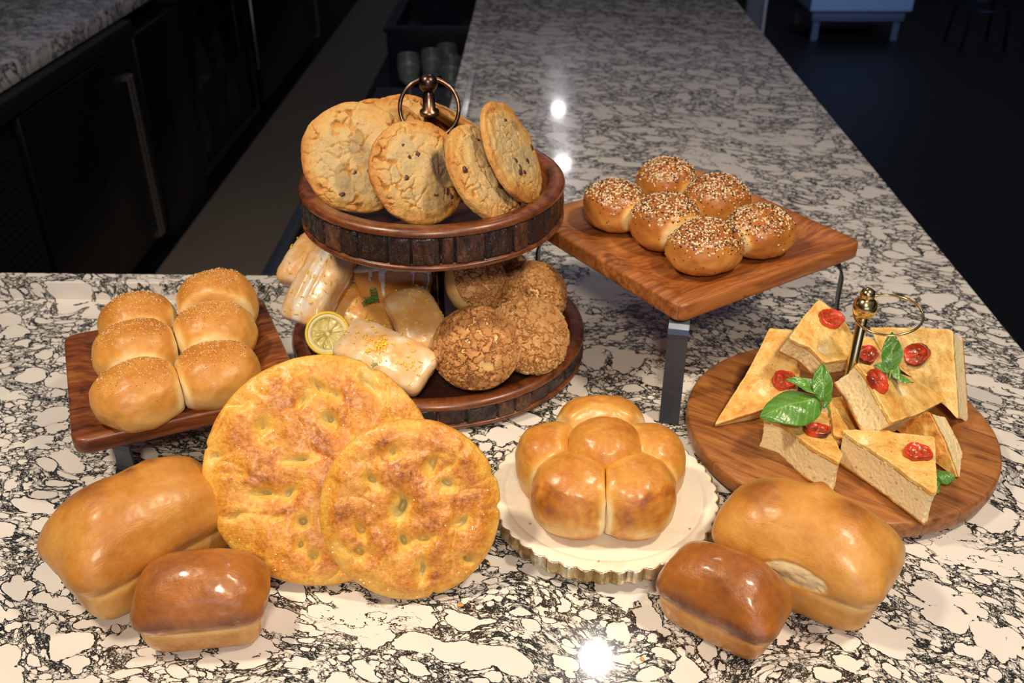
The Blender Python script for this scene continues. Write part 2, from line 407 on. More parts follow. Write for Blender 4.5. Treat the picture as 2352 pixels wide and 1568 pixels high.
def crumb_mat(name='soft_crumb'):
    t = NT(name)
    p = t.voro(260, t.vmath('ADD', t.co(), t.vmath('SCALE', t.noise(120, 2, .5, color=True), .006)), 'F1')
    big = t.voro(90, t.vmath('ADD', t.co(), t.vmath('SCALE', t.noise(60, 2, .5, color=True), .012)), 'F1')
    pore = t.math('SUBTRACT', 1.0, t.ss(.12, .34, p)); hole = t.math('SUBTRACT', 1.0, t.ss(.10, .2, big))
    col = t.mix(t.noise(40, 3, .6), (.92, .77, .46), (.88, .69, .37))
    col = t.mix(t.math('MULTIPLY', pore, .22), col, (.52, .36, .17))
    col = t.mix(t.math('MULTIPLY', hole, .4), col, (.34, .22, .10))
    h = t.math('SUBTRACT', t.math('MULTIPLY', p, .6), t.math('MULTIPLY', hole, .6))
    return t.out(col, .85, t.bump(h, .0010, .8), Subsurface_Weight=.2, Subsurface_Scale=.003)
M['crumb'] = crumb_mat()
M['wedge_crust'] = crust('focaccia_slice_crust', [(0, (.82, .62, .28)), (.3, (.82, .54, .17)), (.55, (.74, .37, .075)), (.8, (.56, .21, .03)), (1, (.30, .09, .02))], .26, 40, .42, .2, .25, (90, .0014), (420, .0006), speck=.7, freck=.7)
M['glaze'] = None
def glaze_mat():
    t = NT('lemon_icing_glaze'); th = t.attr('thick')
    m = t.noise(60, 4, .6)
    v = t.math('ADD', th, t.math('MULTIPLY', t.math('SUBTRACT', m, .5), .9), clamp=True)
    col = t.ramp(v, [(0, (.72, .34, .08)), (.35, (.80, .46, .18)), (.62, (.82, .57, .32)), (.85, (.84, .70, .54)), (1, (.87, .82, .74))])
    nb = t.bump(t.noise(85, 4, .6), .0010, .8)
    return t.out(col, .33, nb, Coat_Weight=.35, Coat_Roughness=.16, Subsurface_Weight=.1, Subsurface_Scale=.003)
M['glaze'] = glaze_mat()
def icing_mat():
    t = NT('white_icing'); return t.out((.88, .84, .80), .3, t.bump(t.noise(120, 2), .0006), Coat_Weight=.4)
M['icing'] = icing_mat()
M['zest'] = plain('lemon_zest', (1.0, .76, .04), .45)
M['chip'] = NT('chocolate'); _t = M['chip']; M['chip'] = _t.out(_t.mix(_t.noise(200, 3), (.055, .020, .012), (.14, .06, .035)), .35, _t.bump(_t.noise(260, 3), .001))
M['sesame'] = plain('sesame', (.86, .72, .48), .45)
M['poppy'] = plain('poppy_seed', (.012, .012, .016), .45)
M['onion'] = plain('toasted_garlic_flake', (.55, .30, .09), .6)
M['crumbgrain'] = plain('baked_on_salt', (.86, .66, .40), .4)
M['salt'] = plain('coarse_salt', (.92, .84, .74), .3)
M['steel'] = NT('blackened_steel'); _t = M['steel']; M['steel'] = _t.out((.10, .115, .15), _t.math('MULTIPLY_ADD', _t.noise(40, 3), .2, .26), Metallic=.9)
M['bronze'] = NT('antique_bronze'); _t = M['bronze']; M['bronze'] = _t.out(_t.mix(_t.ss(.45, .65, _t.noise(45, 3, .6)), (.10, .068, .058), (.36, .20, .12)), .3, Metallic=1.0)
M['gold'] = plain('polished_brass', (.83, .62, .26), .2, 1.0)
def foil():
    t = NT('gilded_edge'); v = t.noise(60, 4, .6, t.mapping(scale=(1, 1, .08)))
    col = t.ramp(v, [(.36, (.30, .19, .08)), (.5, (.60, .47, .25)), (.60, (.72, .66, .50)), (.68, (.34, .22, .10))])
    return t.out(col, .3, t.bump(t.noise(240, 3), .0006), Metallic=.75)
M['foil'] = foil()
def marble():
    t = NT('cream_marble'); v = t.noise(9, 5, .6, dist=1.4)
    col = t.ramp(v, [(.3, (.88, .80, .66)), (.5, (.90, .83, .70)), (.62, (.84, .73, .58)), (.68, (.89, .82, .70))])
    return t.out(col, .28, t.bump(t.noise(200, 2), .0002), Coat_Weight=.2)
M['marble'] = marble()
def leafmat():
    t = NT('basil_leaf'); v = t.attr('vein'); 
    col = t.mix(t.noise(60, 3, .6), (.055, .20, .022), (.13, .34, .045))
    col = t.mix(t.math('MULTIPLY', v, .55), col, (.34, .52, .16))
    return t.out(col, .28, t.bump(t.noise(170, 3, .6), .0008), Coat_Weight=.35, Coat_Roughness=.2, Subsurface_Weight=.12, Subsurface_Scale=.002)
M['leaf'] = leafmat()
M['stem'] = plain('herb_stem', (.16, .34, .07), .45)
M['thyme'] = plain('thyme_leaf', (.07, .22, .05), .45)
def tomat():
    t = NT('roasted_tomato'); ch = t.attr('char'); se = t.attr('wet')
    col = t.mix(t.noise(90, 3), (.62, .035, .012), (.78, .085, .02))
    col = t.mix(t.math('MULTIPLY', se, t.ss(.52, .60, t.noise(380, 2, .6))), col, (.62, .27, .07))
    col = t.mix(t.math('MULTIPLY', se, .75), col, (.27, .035, .010))
    col = t.mix(ch, col, (.035, .006, .008))
    return t.out(col, .2, t.bump(t.noise(200, 3), .0012), Coat_Weight=.6, Coat_Roughness=.08)
M['tomato'] = tomat()
M['rind'] = plain('lemon_rind', (.93, .70, .05), .35)
M['pith'] = plain('lemon_pith', (.90, .82, .50), .5)
def fleshm():
    t = NT('lemon_flesh'); c = t.noise(110, 3, .6, t.mapping(scale=(1, 1, 1)))
    return t.out(t.ramp(c, [(.3, (.50, .42, .08)), (.5, (.74, .64, .17)), (.7, (.88, .82, .42))]), .15, t.bump(c, .002), Coat_Weight=.5)
M['flesh'] = fleshm()
M['black'] = NT('black_cabinet_paint'); _t = M['black']; M['black'] = _t.out((.006, .006, .007), _t.math('MULTIPLY_ADD', _t.noise(6, 3), .1, .32))
M['black_matt'] = plain('black_laminate', (.010, .010, .011), .5)
M['handle'] = plain('dull_steel_handle', (.40, .37, .33), .38, .9)
M['chrome'] = plain('stainless_steel', (.42, .44, .46), .3, 1.0)
M['navy'] = plain('navy_bin_plastic', (.006, .010, .024), .3)
M['white_blue'] = plain('pale_blue_painted_metal', (.30, .42, .60), .5)
M['glass'] = plain('clear_glass', (.85, .93, .92), .05, Transmission_Weight=.9, IOR=1.45)
M['greenglass'] = plain('green_glass', (.05, .30, .09), .08, Transmission_Weight=.6)
def floorm(name, c0, c1, r):
    t = NT(name); return t.out(t.mix(t.noise(3, 5, .6), c0, c1), t.math('MULTIPLY_ADD', t.noise(9, 3), .12, r), t.bump(t.noise(60, 3), .001))
M['floor'] = floorm('dark_floor', (.004, .004, .004), (.006, .0055, .005), .45)
M['aisle'] = floorm('lit_brown_aisle_floor', (.20, .165, .12), (.27, .225, .165), .7)  # brown-grey floor, paler than the dark floor to carry the aisle's light

# ------------------------------------------------------------------ the place
def struct(name, mb, mat):
    o = mb.obj(name, mat, smooth=False); o['kind'] = 'structure'; return o
FZ = -0.92
struct('floor', MB().box((-3.2, -4, FZ - .05), (6.5, 12, FZ)), M['floor'])
tag(MB().box((-1.40, -2, FZ), (-0.951, 11, FZ + .004)).obj('lit_aisle_floor_strip', M['aisle'], smooth=False), 'long grey-brown sheet for the lit floor in the aisle between coolers and bar', 'floor mat')  # added sheet whose paler colour stands for the lit stretch of floor
struct('trim_1', MB().box((-1.000, 1.5, FZ + .004), (-0.955, 4.3, FZ + .014), b=.003), M['chrome'])

wallm = floorm('charcoal_wall_paint', (.055, .055, .06), (.065, .064, .068), .7)
struct('wall_back', MB().box((-3.2, 11.9, FZ), (6.5, 12.0, 2.2)), wallm)
struct('wall_left', MB().box((-3.3, -4, FZ), (-3.2, 12, 2.2)), wallm)
struct('wall_right', MB().box((6.5, -4, FZ), (6.6, 12, 2.2)), wallm)
# L-shaped bar: front run to the left, long arm running away
bar = empty('bar_counter', 'long L-shaped black and cream veined stone bar counter under all the food', 'counter', (0, 0, FZ))
def loc(z=0): return M4((0, 0, z))
outline = [(-2.6, .25), (.703, .25), (.703, 8.6), (-.195, 8.6), (-.195, 1.326), (-2.6, 1.326)]
V = [[x, y, -.04] for x, y in outline] + [[x, y, 0] for x, y in outline]
n = 6
Fc = [list(range(n))[::-1], list(range(n, 2 * n))] + [[i, (i + 1) % n, n + (i + 1) % n, n + i] for i in range(n)]
wt = mesh('worktop', V, Fc, M['quartz'], bar, smooth=False, local=loc(-FZ - .0003))
bv = wt.modifiers.new('edge', 'BEVEL'); bv.width = .003; bv.segments = 3
curb = [(-2.6, 1.296), (-.165, 1.296), (-.165, 8.6), (-.195, 8.6), (-.195, 1.326), (-2.6, 1.326)]
V = [[x, y, -.001] for x, y in curb] + [[x, y, .030] for x, y in curb]
cb = mesh('raised_curb', V, Fc, M['quartz'], bar, smooth=False, local=loc(-FZ))
bv = cb.modifiers.new('edge', 'BEVEL'); bv.width = .002; bv.segments = 2
MB().box((-2.58, .35, 0), (.60, 1.25, -FZ - .04)).obj('base_panel', M['black_matt'], bar, smooth=False)
MB().box((-.15, 1.25, 0), (.60, 8.5, -FZ - .04)).obj('base_panel', M['black_matt'], bar, smooth=False)

# back counter over the coolers
back = empty('back_counter', 'dark veined stone back counter slab over the black coolers at the left', 'counter', (-1.9, 3, FZ))
mesh('worktop', *rbox(.85, 6.6, .055, .004), M['quartz'], back, smooth=True, local=M4((.03, 1.75, -FZ - .0275)))
MB().box((-.38, -1.5, 0), (-.36, 5.0, -FZ - .055)).obj('rear_panel', M['black_matt'], back, smooth=False)

def cooler(y0, y1, label, kind):
    c = empty('undercounter_cooler', label, 'cooler', (-1.75, (y0 + y1) / 2, FZ), group=None)
    hw = (y1 - y0) / 2 - .004; H = -FZ - .115; X1 = .33
    if kind != 'glass':
        MB().box((-.28, -hw, .06), (X1 - .03, hw, H), b=.006).obj('cabinet', M['black'], c)
    MB().box((-.26, -hw + .03, 0), (X1 - .09, hw - .03, .06)).obj('toe_kick', M['black_matt'], c, smooth=False)
    MB().box((-.28, -hw, H + .002), (X1 + .01, hw, H + .055), b=.004).obj('top_rail', M['black_matt'], c)
    if kind == 'grille':
        g = MB().box((X1 - .029, -hw + .02, .1), (X1 - .012, -hw + .26, H - .06))
        for i in range(30): g.box((X1 - .012, -hw + .04, .13 + i * .02), (X1 - .004, -hw + .24, .142 + i * .02))
        g.obj('vent_grille', M['black_matt'], c, smooth=False)
        d0 = -hw + .28
    else: d0 = -hw + .01
    if kind == 'glass':
        MB().box((-.28, -hw, .06), (-.25, hw, H)).obj('back_panel', M['black'], c, smooth=False)
        MB().box((-.25, -hw, .06), (X1 - .03, hw, .09)).obj('floor_panel', M['black'], c, smooth=False)
        for s_ in (-1, 1): MB().box((-.25, s_ * hw - .02 * (s_ > 0), .09), (X1 - .03, s_ * hw + .02 * (s_ < 0), H)).obj('side_panel', M['black'], c, smooth=False)
        for z in (.36, .60): MB().box((-.25, -hw + .021, z), (X1 - .06, hw - .021, z + .008)).obj('shelf', M['handle'], c, smooth=False)
        fr = MB()
        for a, b_ in (((-hw, .08), (-hw + .045, H)), ((hw - .045, .08), (hw, H)), ((-hw + .045, .08), (hw - .045, .12)), ((-hw + .045, H - .04), (hw - .045, H))):
            fr.box((X1 - .028, a[0], a[1]), (X1, b_[0], b_[1]))
        dr = fr.obj('door', M['black'], c, smooth=False)
        MB().box((X1 - .018, -hw + .045, .12), (X1 - .012, hw - .045, H - .04)).obj('door_glass', plain('cooler_glass', (.5, .5, .5), .03, Transmission_Weight=1.0, IOR=1.1), dr, smooth=False)
        MB().tube([(X1, hw - .03, .3), (X1 + .03, hw - .03, .3), (X1 + .03, hw - .03, .7), (X1, hw - .03, .7)], .006).obj('handle', M['handle'], dr)
        return c
    mid = hw - .01 if kind == 'grille' else 0
    dr = MB().box((X1 - .028, d0, .08), (X1, hw - .012, H - .01), b=.005).obj('door', M['black'], c)
    hy = hw - .16 if kind == 'grille' else hw - .1
    MB().box((X1 + .016, hy, .10), (X1 + .026, hy + .014, H - .10), b=.003).box((X1 + .016, hy + .030, .10), (X1 + .026, hy + .044, H - .10), b=.003) \
        .box((X1, hy, .10), (X1 + .02, hy + .044, .115)).box((X1, hy, H - .115), (X1 + .02, hy + .044, H - .10)).obj('handle', M['handle'], dr, smooth=False)
    MB().lathe([(0, 0), (.009, 0), (.009, .006), (0, .006)], n=16).obj('lock', M['gold'], dr, local=M4((X1, hy - .05, .40), frame(z=(1, 0, 0))))
    return c
cooler(2.26, 3.42, 'black cooler with vent grille and twin-bar handle nearest the front counter', 'grille')
g_ = cooler(3.90, 4.86, 'black glass-door cooler with bottles inside beyond the solid cooler door', 'glass')
MB().box((-1.98, 3.425, FZ), (-1.42, 3.895, -.115), b=.004).obj('black_side_cabinet', M['black'])
tag(bpy.data.objects['black_side_cabinet'], 'plain black cabinet between the handled cooler and the glass-door cooler', 'cabinet')
cooler(4.95, 6.4, 'black solid-door cooler furthest down the aisle', 'solid')
rs = random.Random(5)
for k in range(14):
    y = 3.99 + (k % 7) * .125; z = FZ + (.091 if k < 7 else .369)
    green = k in (1, 4)
    b = MB().lathe([(0, 0), (.03, 0), (.033, .01), (.033, .13), (.014, .17), (.012, .215), (.014, .22), (0, .22)], n=20).obj('bottle', M['greenglass'] if green else M['glass'])
    b.location = (-1.52 - .05 * (k % 2), y, z)
    cn = ['nearest', 'second', 'third', 'fourth', 'fifth', 'sixth', 'furthest'][k % 7]
    tag(b, '%s glass bottle, %s in the row on the cooler %s' % ('green' if green else 'clear', cn, 'floor' if k < 7 else 'lower shelf'), 'bottle', 'bottles behind the cooler glass door')
for k in range(6):
    y = 4.02 + k * .14
    b = MB().lathe([(0, 0), (.028, 0), (.036, .10), (.034, .10), (.026, .006), (0, .006)], n=20).obj('drinking_glass', M['glass'])
    b.location = (-1.53 - .03 * (k % 2), y, FZ + .609)
    tag(b, 'clear tumbler on the upper cooler shelf, %s in its row' % ['nearest', 'second', 'third', 'fourth', 'fifth', 'furthest'][k], 'glass', 'tumblers on the upper cooler shelf')

# under-bar station beside the arm
bn = empty('ice_bin_station', 'dark navy under-bar bin with shiny open top beside the long counter arm', 'bin', (-.42, 4.45, FZ))
HB = .64
mb = MB(); mb.box((-.215, -.27, .0), (.235, -.25, HB)); mb.box((-.215, .40, 0), (.235, .42, HB)); mb.box((-.215, -.25, 0), (-.195, .40, HB)); mb.box((.215, -.25, 0), (.235, .40, HB)); mb.box((-.195, -.25, .02), (.215, .40, .05))
mb.obj('body', M['navy'], bn, smooth=False)
mb = MB(); mb.box((-.225, -.28, HB), (.24, -.235, HB + .02)); mb.box((-.225, .385, HB), (.24, .43, HB + .02)); mb.box((-.225, -.235, HB), (-.18, .385, HB + .02)); mb.box((.2, -.235, HB), (.24, .385, HB + .02))
mb.obj('rim', M['navy'], bn, smooth=False)
MB().box((-.194, -.249, HB - .16), (.214, .399, HB - .15)).obj('steel_liner', M['chrome'], bn, smooth=False)
mb = MB()
for k in range(26):
    x, y = rs.uniform(-.15, .17), rs.uniform(-.2, .35); r_ = rs.uniform(.02, .035)
    V, Fc = rbox(r_ * 1.6, r_ * 1.5, r_ * 1.5, .006, 2); R = np.array(Matrix.Rotation(rs.uniform(0, 3), 3, 'Z') @ Matrix.Rotation(rs.uniform(0, 1), 3, 'X'))
    mb.add(V @ R.T + [x, y, HB - .150 + .03], Fc)
ice = mb.obj('ice_cubes', M['glass']); ice.location = (-.42, 4.45, FZ)
tag(ice, 'heap of clear ice cubes in the navy under-bar bin', 'ice', kind='stuff')
st = empty('steel_drainboard', 'low stainless drainboard beside the counter arm, in front of the navy bin', 'drainboard', (-.42, 3.30, FZ))
MB().box((-.20, -.45, .50), (.235, .45, .53), b=.004).obj('top_panel', M['chrome'], st)
for sx in (-.18, .21):
    for sy in (-.4, .4): MB().tube([(sx, sy, 0), (sx, sy, .50)], .014).obj('leg', M['chrome'], st)
for k, (x, y) in enumerate([(-.30, 3.48), (-.38, 3.58), (-.46, 3.52), (-.33, 3.66)]):
    b = MB().lathe([(0, 0), (.032, 0), (.006, .006), (.006, .07), (.036, .10), (.042, .15), (.038, .19), (.037, .19), (.040, .15), (.034, .103), (0, .08)], n=24).obj('wine_glass', M['glass'])
    b.location = (x, y, FZ + .53)
    tag(b, 'stemmed clear glass on the steel drainboard, %s of four' % ['nearest to the counter arm', 'second from the back', 'nearest the aisle', 'rearmost'][k], 'glass', 'stemmed glasses on the drainboard')
# far right furniture
cb = empty('white_cabinet', 'pale blue-white cabinet on short legs on the dark floor at the back', 'cabinet', (2.17, 6.95, FZ), frame((1, .02, 0)))
MB().box((-.34, -.3, .20), (.34, .3, 1.0), b=.008).obj('body', M['white_blue'], cb)
MB().box((-.31, -.27, .13), (.31, .27, .20), b=.004).obj('plinth_rail', plain('blue_grey_rail', (.10, .12, .17), .5), cb)
for sx in (-.27, .27):
    for sy in (-.23, .23): MB().box((sx - .022, sy - .022, 0), (sx + .022, sy + .022, .13)).obj('leg', bpy.data.materials['blue_grey_rail'], cb, smooth=False)
ch = empty('white_chair', 'curved pale white chair half hidden behind the right counter edge', 'chair', (.915, 5.0, FZ))
Vv = []; Ff = []
for i, a in enumerate(np.linspace(0, 1, 14)):
    for j, b_ in enumerate(np.linspace(-1, 1, 14)):
        Vv.append([.20 + .06 * (1 - b_ * b_) * a, b_ * .22 * (1 - .15 * a), .42 + .42 * a])
for i in range(13):
    for j in range(13): Ff.append([i * 14 + j, i * 14 + j + 1, (i + 1) * 14 + j + 1, (i + 1) * 14 + j])
o = mesh('backrest', Vv, Ff, plain('white_chair_shell', (.80, .88, .95), .4), ch); o.modifiers.new('thick', 'SOLIDIFY').thickness = .012
MB().box((-.22, -.22, .40), (.23, .22, .43), b=.012).obj('seat', M['white_blue'], ch)
for sx in (-.2, .2):
    for sy in (-.2, .2): MB().tube([(sx * .8, sy * .8, .41), (sx, sy, 0)], .012).obj('leg', M['handle'], ch)
for k, (x, y) in enumerate([(2.95, 6.6), (3.45, 6.5)]):
    t_ = empty('bar_stool', ['slim dark stool left of its twin at the top right', 'slim dark stool right of its twin at the top right'][k], 'stool', (x, y, FZ), group='dark stools in the far dark corner')
    MB().lathe([(0, .70), (.16, .70), (.17, .72), (.16, .74), (0, .74)]).obj('seat', M['black'], t_)
    for a in range(4):
        ca, sa = math.cos(a * 1.571 + .8), math.sin(a * 1.571 + .8)
        MB().tube([(.12 * ca, .12 * sa, .70), (.20 * ca, .20 * sa, 0)], .011).obj('leg', plain('dark_blue_metal', (.02, .03, .05), .4, .5) if k + a == 0 else bpy.data.materials['dark_blue_metal'], t_)
    MB().torus((0, 0, .25), np.eye(3), .172, .007).obj('foot_ring', bpy.data.materials['dark_blue_metal'], t_)

# ------------------------------------------------------------------ two-tier stand
TC = (-.129, 1.161)
stand = empty('tiered_tray_stand', 'two-tier round wooden stand with bark bands and bronze pole in the middle', 'tiered stand', (*TC, 0))
def circle(R, n=160):
    a = np.linspace(0, 2 * math.pi, n, endpoint=False); c = np.stack([np.cos(a), np.sin(a)], 1)
    return lambda d: c * (R - d)
def tier(R, z0, z1, tilt_seed, nt):
    """z0 underside, z1 rim top"""
    t = MB(); h = z1 - z0
    V, Fc = sweep(circle(R), [(.03, z0), (.004, z0), (.0005, z0 + .003), (.0005, z0 + .006), (.002, z0 + .0075), (.008, z0 + .008), (.008, z1 - .011), (.002, z1 - .0105), (.0, z1 - .008), (.001, z1 - .004), (.004, z1 - .001), (.008, z1), (.019, z1 - .001), (.022, z1 - .004), (.024, z0 + .014), (.028, z0 + .011), (.03, z0 + .010)], cap=False)
    k = 160; last = 16 * k; Fc += [[last + j, last + (j + 1) % k, (j + 1) % k, j] for j in range(k)]
    ring = mesh('tray', V, Fc, M['ring_wood'], stand)
    V, Fc = sweep(circle(R - .029), [(0, z0 + .002), (0, z0 + .011), (.03, z0 + .0112)]); mesh('tray_floor', V, Fc, M['tray_floor'], ring)
    # bark band
    n = 900; m = 22; a = np.linspace(0, 2 * math.pi, n, endpoint=False); rs_ = np.random.RandomState(tilt_seed)
    edges = np.sort((np.arange(nt) + rs_.uniform(-.28, .28, nt)) / nt * 2 * math.pi); tid = np.searchsorted(edges, a) % nt
    de = np.min(np.abs((a[:, None] - edges[None] + math.pi) % (2 * math.pi) - math.pi), axis=1) * R
    tone = rs_.uniform(0, 1, nt)[tid]; bulge = rs_.uniform(-.001, .0015, nt)[tid]
    zz = np.linspace(z0 + .0075, z1 - .0105, m); V = []; G = []; K = []
    for j in range(m):
        e = min(j, m - 1 - j) / (m - 1) * 2
        P = np.stack([R * np.cos(a), R * np.sin(a), np.full(n, zz[j])], 1)
        f = fbm(P * [1, 1, .35], 55, tilt_seed, 5, .68) * .0062
        gp = sstep(.0022, .0004, de)
        r = R - .003 + bulge + f * (.4 + .6 * min(1, e * 3)) - gp * .004 - (.003 if j in (0, m - 1) else 0)
        V.append(np.stack([r * np.cos(a), r * np.sin(a), P[:, 2]], 1)); G.append(gp); K.append(tone)
    V.append(np.stack([(R - .009) * np.cos(a), (R - .009) * np.sin(a), np.full(n, zz[0])], 1)); V.append(np.stack([(R - .009) * np.cos(a), (R - .009) * np.sin(a), np.full(n, zz[-1])], 1))
    G += [np.zeros(n)] * 2; K += [tone] * 2
    order = [m] + list(range(m)) + [m + 1]; i = np.arange(n); Fc = []
    for p, q in zip(order[:-1], order[1:]): Fc.append(np.stack([p * n + i, p * n + (i + 1) % n, q * n + (i + 1) % n, q * n + i], 1))
    mesh('bark_band', np.concatenate(V), np.concatenate(Fc), M['bark'], ring, {'gap': np.concatenate(G), 'tile': np.concatenate(K)})
tier(.204, .004, .044, 4, 38)
tier(.171, .209, .263, 9, 34)
pole = MB().lathe([(0, .014), (.03, .014), (.03, .018), (.011, .022), (.009, .03), (.009, .19), (.018, .201), (.018, .2085), (0, .2085)], n=32).obj('pole', M['bronze'], stand)
MB().lathe([(0, .2195), (.02, .2195), (.02, .226), (.0075, .24), (.0085, .30), (.0085, .318), (.0125, .320), (.0135, .323), (.0125, .326), (.0085, .328), (.0075, .340), (.0118, .342), (.0125, .345), (.0118, .348), (.0078, .350), (.0075, .368), (.005, .372)], n=32).obj('pole', M['bronze'], stand)
V, Fc = qsphere(14); mesh('finial_ball', V * .0118 + [0, 0, .382], Fc.tolist(), M['bronze'], stand)
MB().torus((0, 0, .350), frame(z=(.03, -.93, .36)), .0365, .0026, 90, 12).obj('ring_handle', M['bronze'], stand)

# ------------------------------------------------------------------ square risers with strap legs
def riser(name_, label, c, ang, L, W, z_top, th, mat, legs, inset=.022, splay=.018):
    r = empty('wooden_riser', label, 'serving riser', (c[0], c[1], 0), frame((math.cos(ang), math.sin(ang), 0)))
    a, b = L / 2, W / 2; zt = z_top; zb = zt - th
    V, Fc = sweep(rrect(a, b, .016), [(.02, zb), (.004, zb), (.0008, zb + .003), (0, zb + .006), (0, zt - .004), (.0008, zt - .001), (.003, zt), (.016, zt), (.020, zt - .001), (.040, zt - .008), (.046, zt - .009)])
    mesh('tray', V, Fc, mat, r)
    for (sx, sy) in legs:
        m = MB(); d = nrm((sx, sy, 0)); q = np.array([-d[1], d[0], 0]); p0 = np.array([sx * (a - inset), sy * (b - inset), 0])
        h_ = zb - .032
        path = [(-.070, zb - .0016), (-.018, zb - .0016)] + [(-.018 + .030 * math.sin(t_), zb - .0316 + .030 * math.cos(t_)) for t_ in np.linspace(.25, math.pi / 2, 7)] + [(.012 + splay * k / 8 - .006 * math.sin(math.pi * k / 8), h_ + (.0016 - h_) * k / 8) for k in range(1, 9)]
        Vv = []
        for i, (s_, z) in enumerate(path):
            a_, b2 = path[max(i - 1, 0)], path[min(i + 1, len(path) - 1)]; tx, tz = b2[0] - a_[0], b2[1] - a_[1]; ln = math.hypot(tx, tz) or 1
            nx, nz = -tz / ln * .0015, tx / ln * .0015
            for w_ in (-.0125, .0125):
                for s2 in (-1, 1): Vv.append(p0 + d * (s_ + nx * s2) + q * w_ + np.array([0, 0, z + nz * s2]))
        Ff = []
        for i in range(len(path) - 1):
            k = i * 4; Ff += [[k, k + 2, k + 6, k + 4], [k + 1, k + 5, k + 7, k + 3], [k, k + 4, k + 5, k + 1], [k + 2, k + 3, k + 7, k + 6]]
        Ff += [[0, 1, 3, 2], [len(Vv) - 4, len(Vv) - 2, len(Vv) - 1, len(Vv) - 3]]
        m.add(Vv, Ff).obj('leg', M['steel'], r, smooth=False)
    return r
ZR, ZL = .170, .100
RR = riser('right', 'tall square wooden riser on steel strap legs holding the seeded buns', (.2165, 1.212), math.atan2(.182, .262), .325, .325, ZR, .024, M['tray_wood'], [(1, 1), (-1, 1), (1, -1), (-1, -1)])
RL = riser('left', 'low square dark wooden riser with six plain buns at the left', (-.424, .964), math.atan2(.105, .225), .250, .243, ZL, .021, M['tray_wood_dark'], [(1, 1), (-1, 1), (1, -1), (-1, -1)], .052, .012)

# ------------------------------------------------------------------ marble plate, round board
PC = (.0826, .822)
pl = empty('marble_cake_plate', 'round cream marble plate with gilded scalloped edge under the roll cluster', 'plate', (*PC, 0))
def scal(R, n=360, k=44, amp=.0026):
    a = np.linspace(0, 2 * math.pi, n, endpoint=False); f = 1 - amp / R * (1 - np.abs(np.sin(a * k / 2))) * 1.6
    jit = 1 + .004 * np.array([_ for _ in fbm(np.stack([np.cos(a), np.sin(a), a * 0], 1), 6, 2, 2)])
    def ring_(d):
        k_ = max(0.0, 1 - d / .009); g_ = 1 + (f * jit - 1) * k_ - (.5 * amp / R) * (1 - k_)
        return np.stack([np.cos(a) * g_, np.sin(a) * g_], 1) * (R - d)
    return ring_
V, Fc = sweep(scal(.1265), [(.02, .0135), (.002, .0135), (.0008, .015), (.0008, .0275), (.0016, .0293), (.004, .030), (.012, .030), (.0145, .0297), (.0165, .0285), (.018, .0285), (.02, .0292), (.03, .0292)])
slab = mesh('plate_top', V, Fc, M['marble'], pl)
V, Fc = sweep(scal(.1272), [(.004, .0128), (.0005, .0128), (.0, .014), (.0, .0272), (.0012, .0285), (.003, .0285)], cap=False)
mesh('gilded_edge', V, Fc, M['foil'], slab)
for a in range(3):
    MB().lathe([(0, 0), (.010, 0), (.012, .002), (.012, .013), (0, .013)], n=20).obj('foot', M['foil'], pl, local=M4((.08 * math.cos(a * 2.09 + .5), .08 * math.sin(a * 2.09 + .5), 0)))

BC = (.3765, .955)
bd = empty('round_serving_board', 'round brown wooden board with brass centre post under the focaccia slices', 'serving board', (*BC, 0), frame((math.cos(-.62), math.sin(-.62), 0)))
V, Fc = sweep(circle(.183, 200), [(.02, .006), (.006, .006), (.001, .010), (0, .014), (0, .026), (.001, .029), (.0035, .0305), (.012, .0305)])
mesh('board', V, Fc, M['board_wood'], bd)
for a in range(3): MB().lathe([(0, 0), (.012, 0), (.012, .006), (0, .006)], n=16).obj('foot', M['black_matt'], bd, local=M4((.12 * math.cos(a * 2.09), .12 * math.sin(a * 2.09), 0)))
Rb = frame((math.cos(-.62), math.sin(-.62), 0)); po = Rb.T @ np.array([.001, 0, 0])
ps = MB().lathe([(0, .0305), (.014, .0305), (.014, .033), (.0062, .036), (.0058, .181), (.0045, .183)], n=28).obj('post', M['gold'], bd, local=M4(po))
MB().lathe([(0, .180), (.0095, .180), (.0125, .184), (.0135, .190), (.0125, .197), (.009, .201), (.007, .203), (.0085, .206), (.0072, .211), (.003, .214), (0, .2145)], n=36).obj('finial', M['gold'], bd, local=M4(po))
MB().torus((0, 0, 0), frame(z=(-.16, -.14, .97)), .0365, .0014, 90, 10).obj('ring_handle', M['gold'], bd, local=M4(po + Rb.T @ np.array([.0265, -.004, .183]), Rb.T))

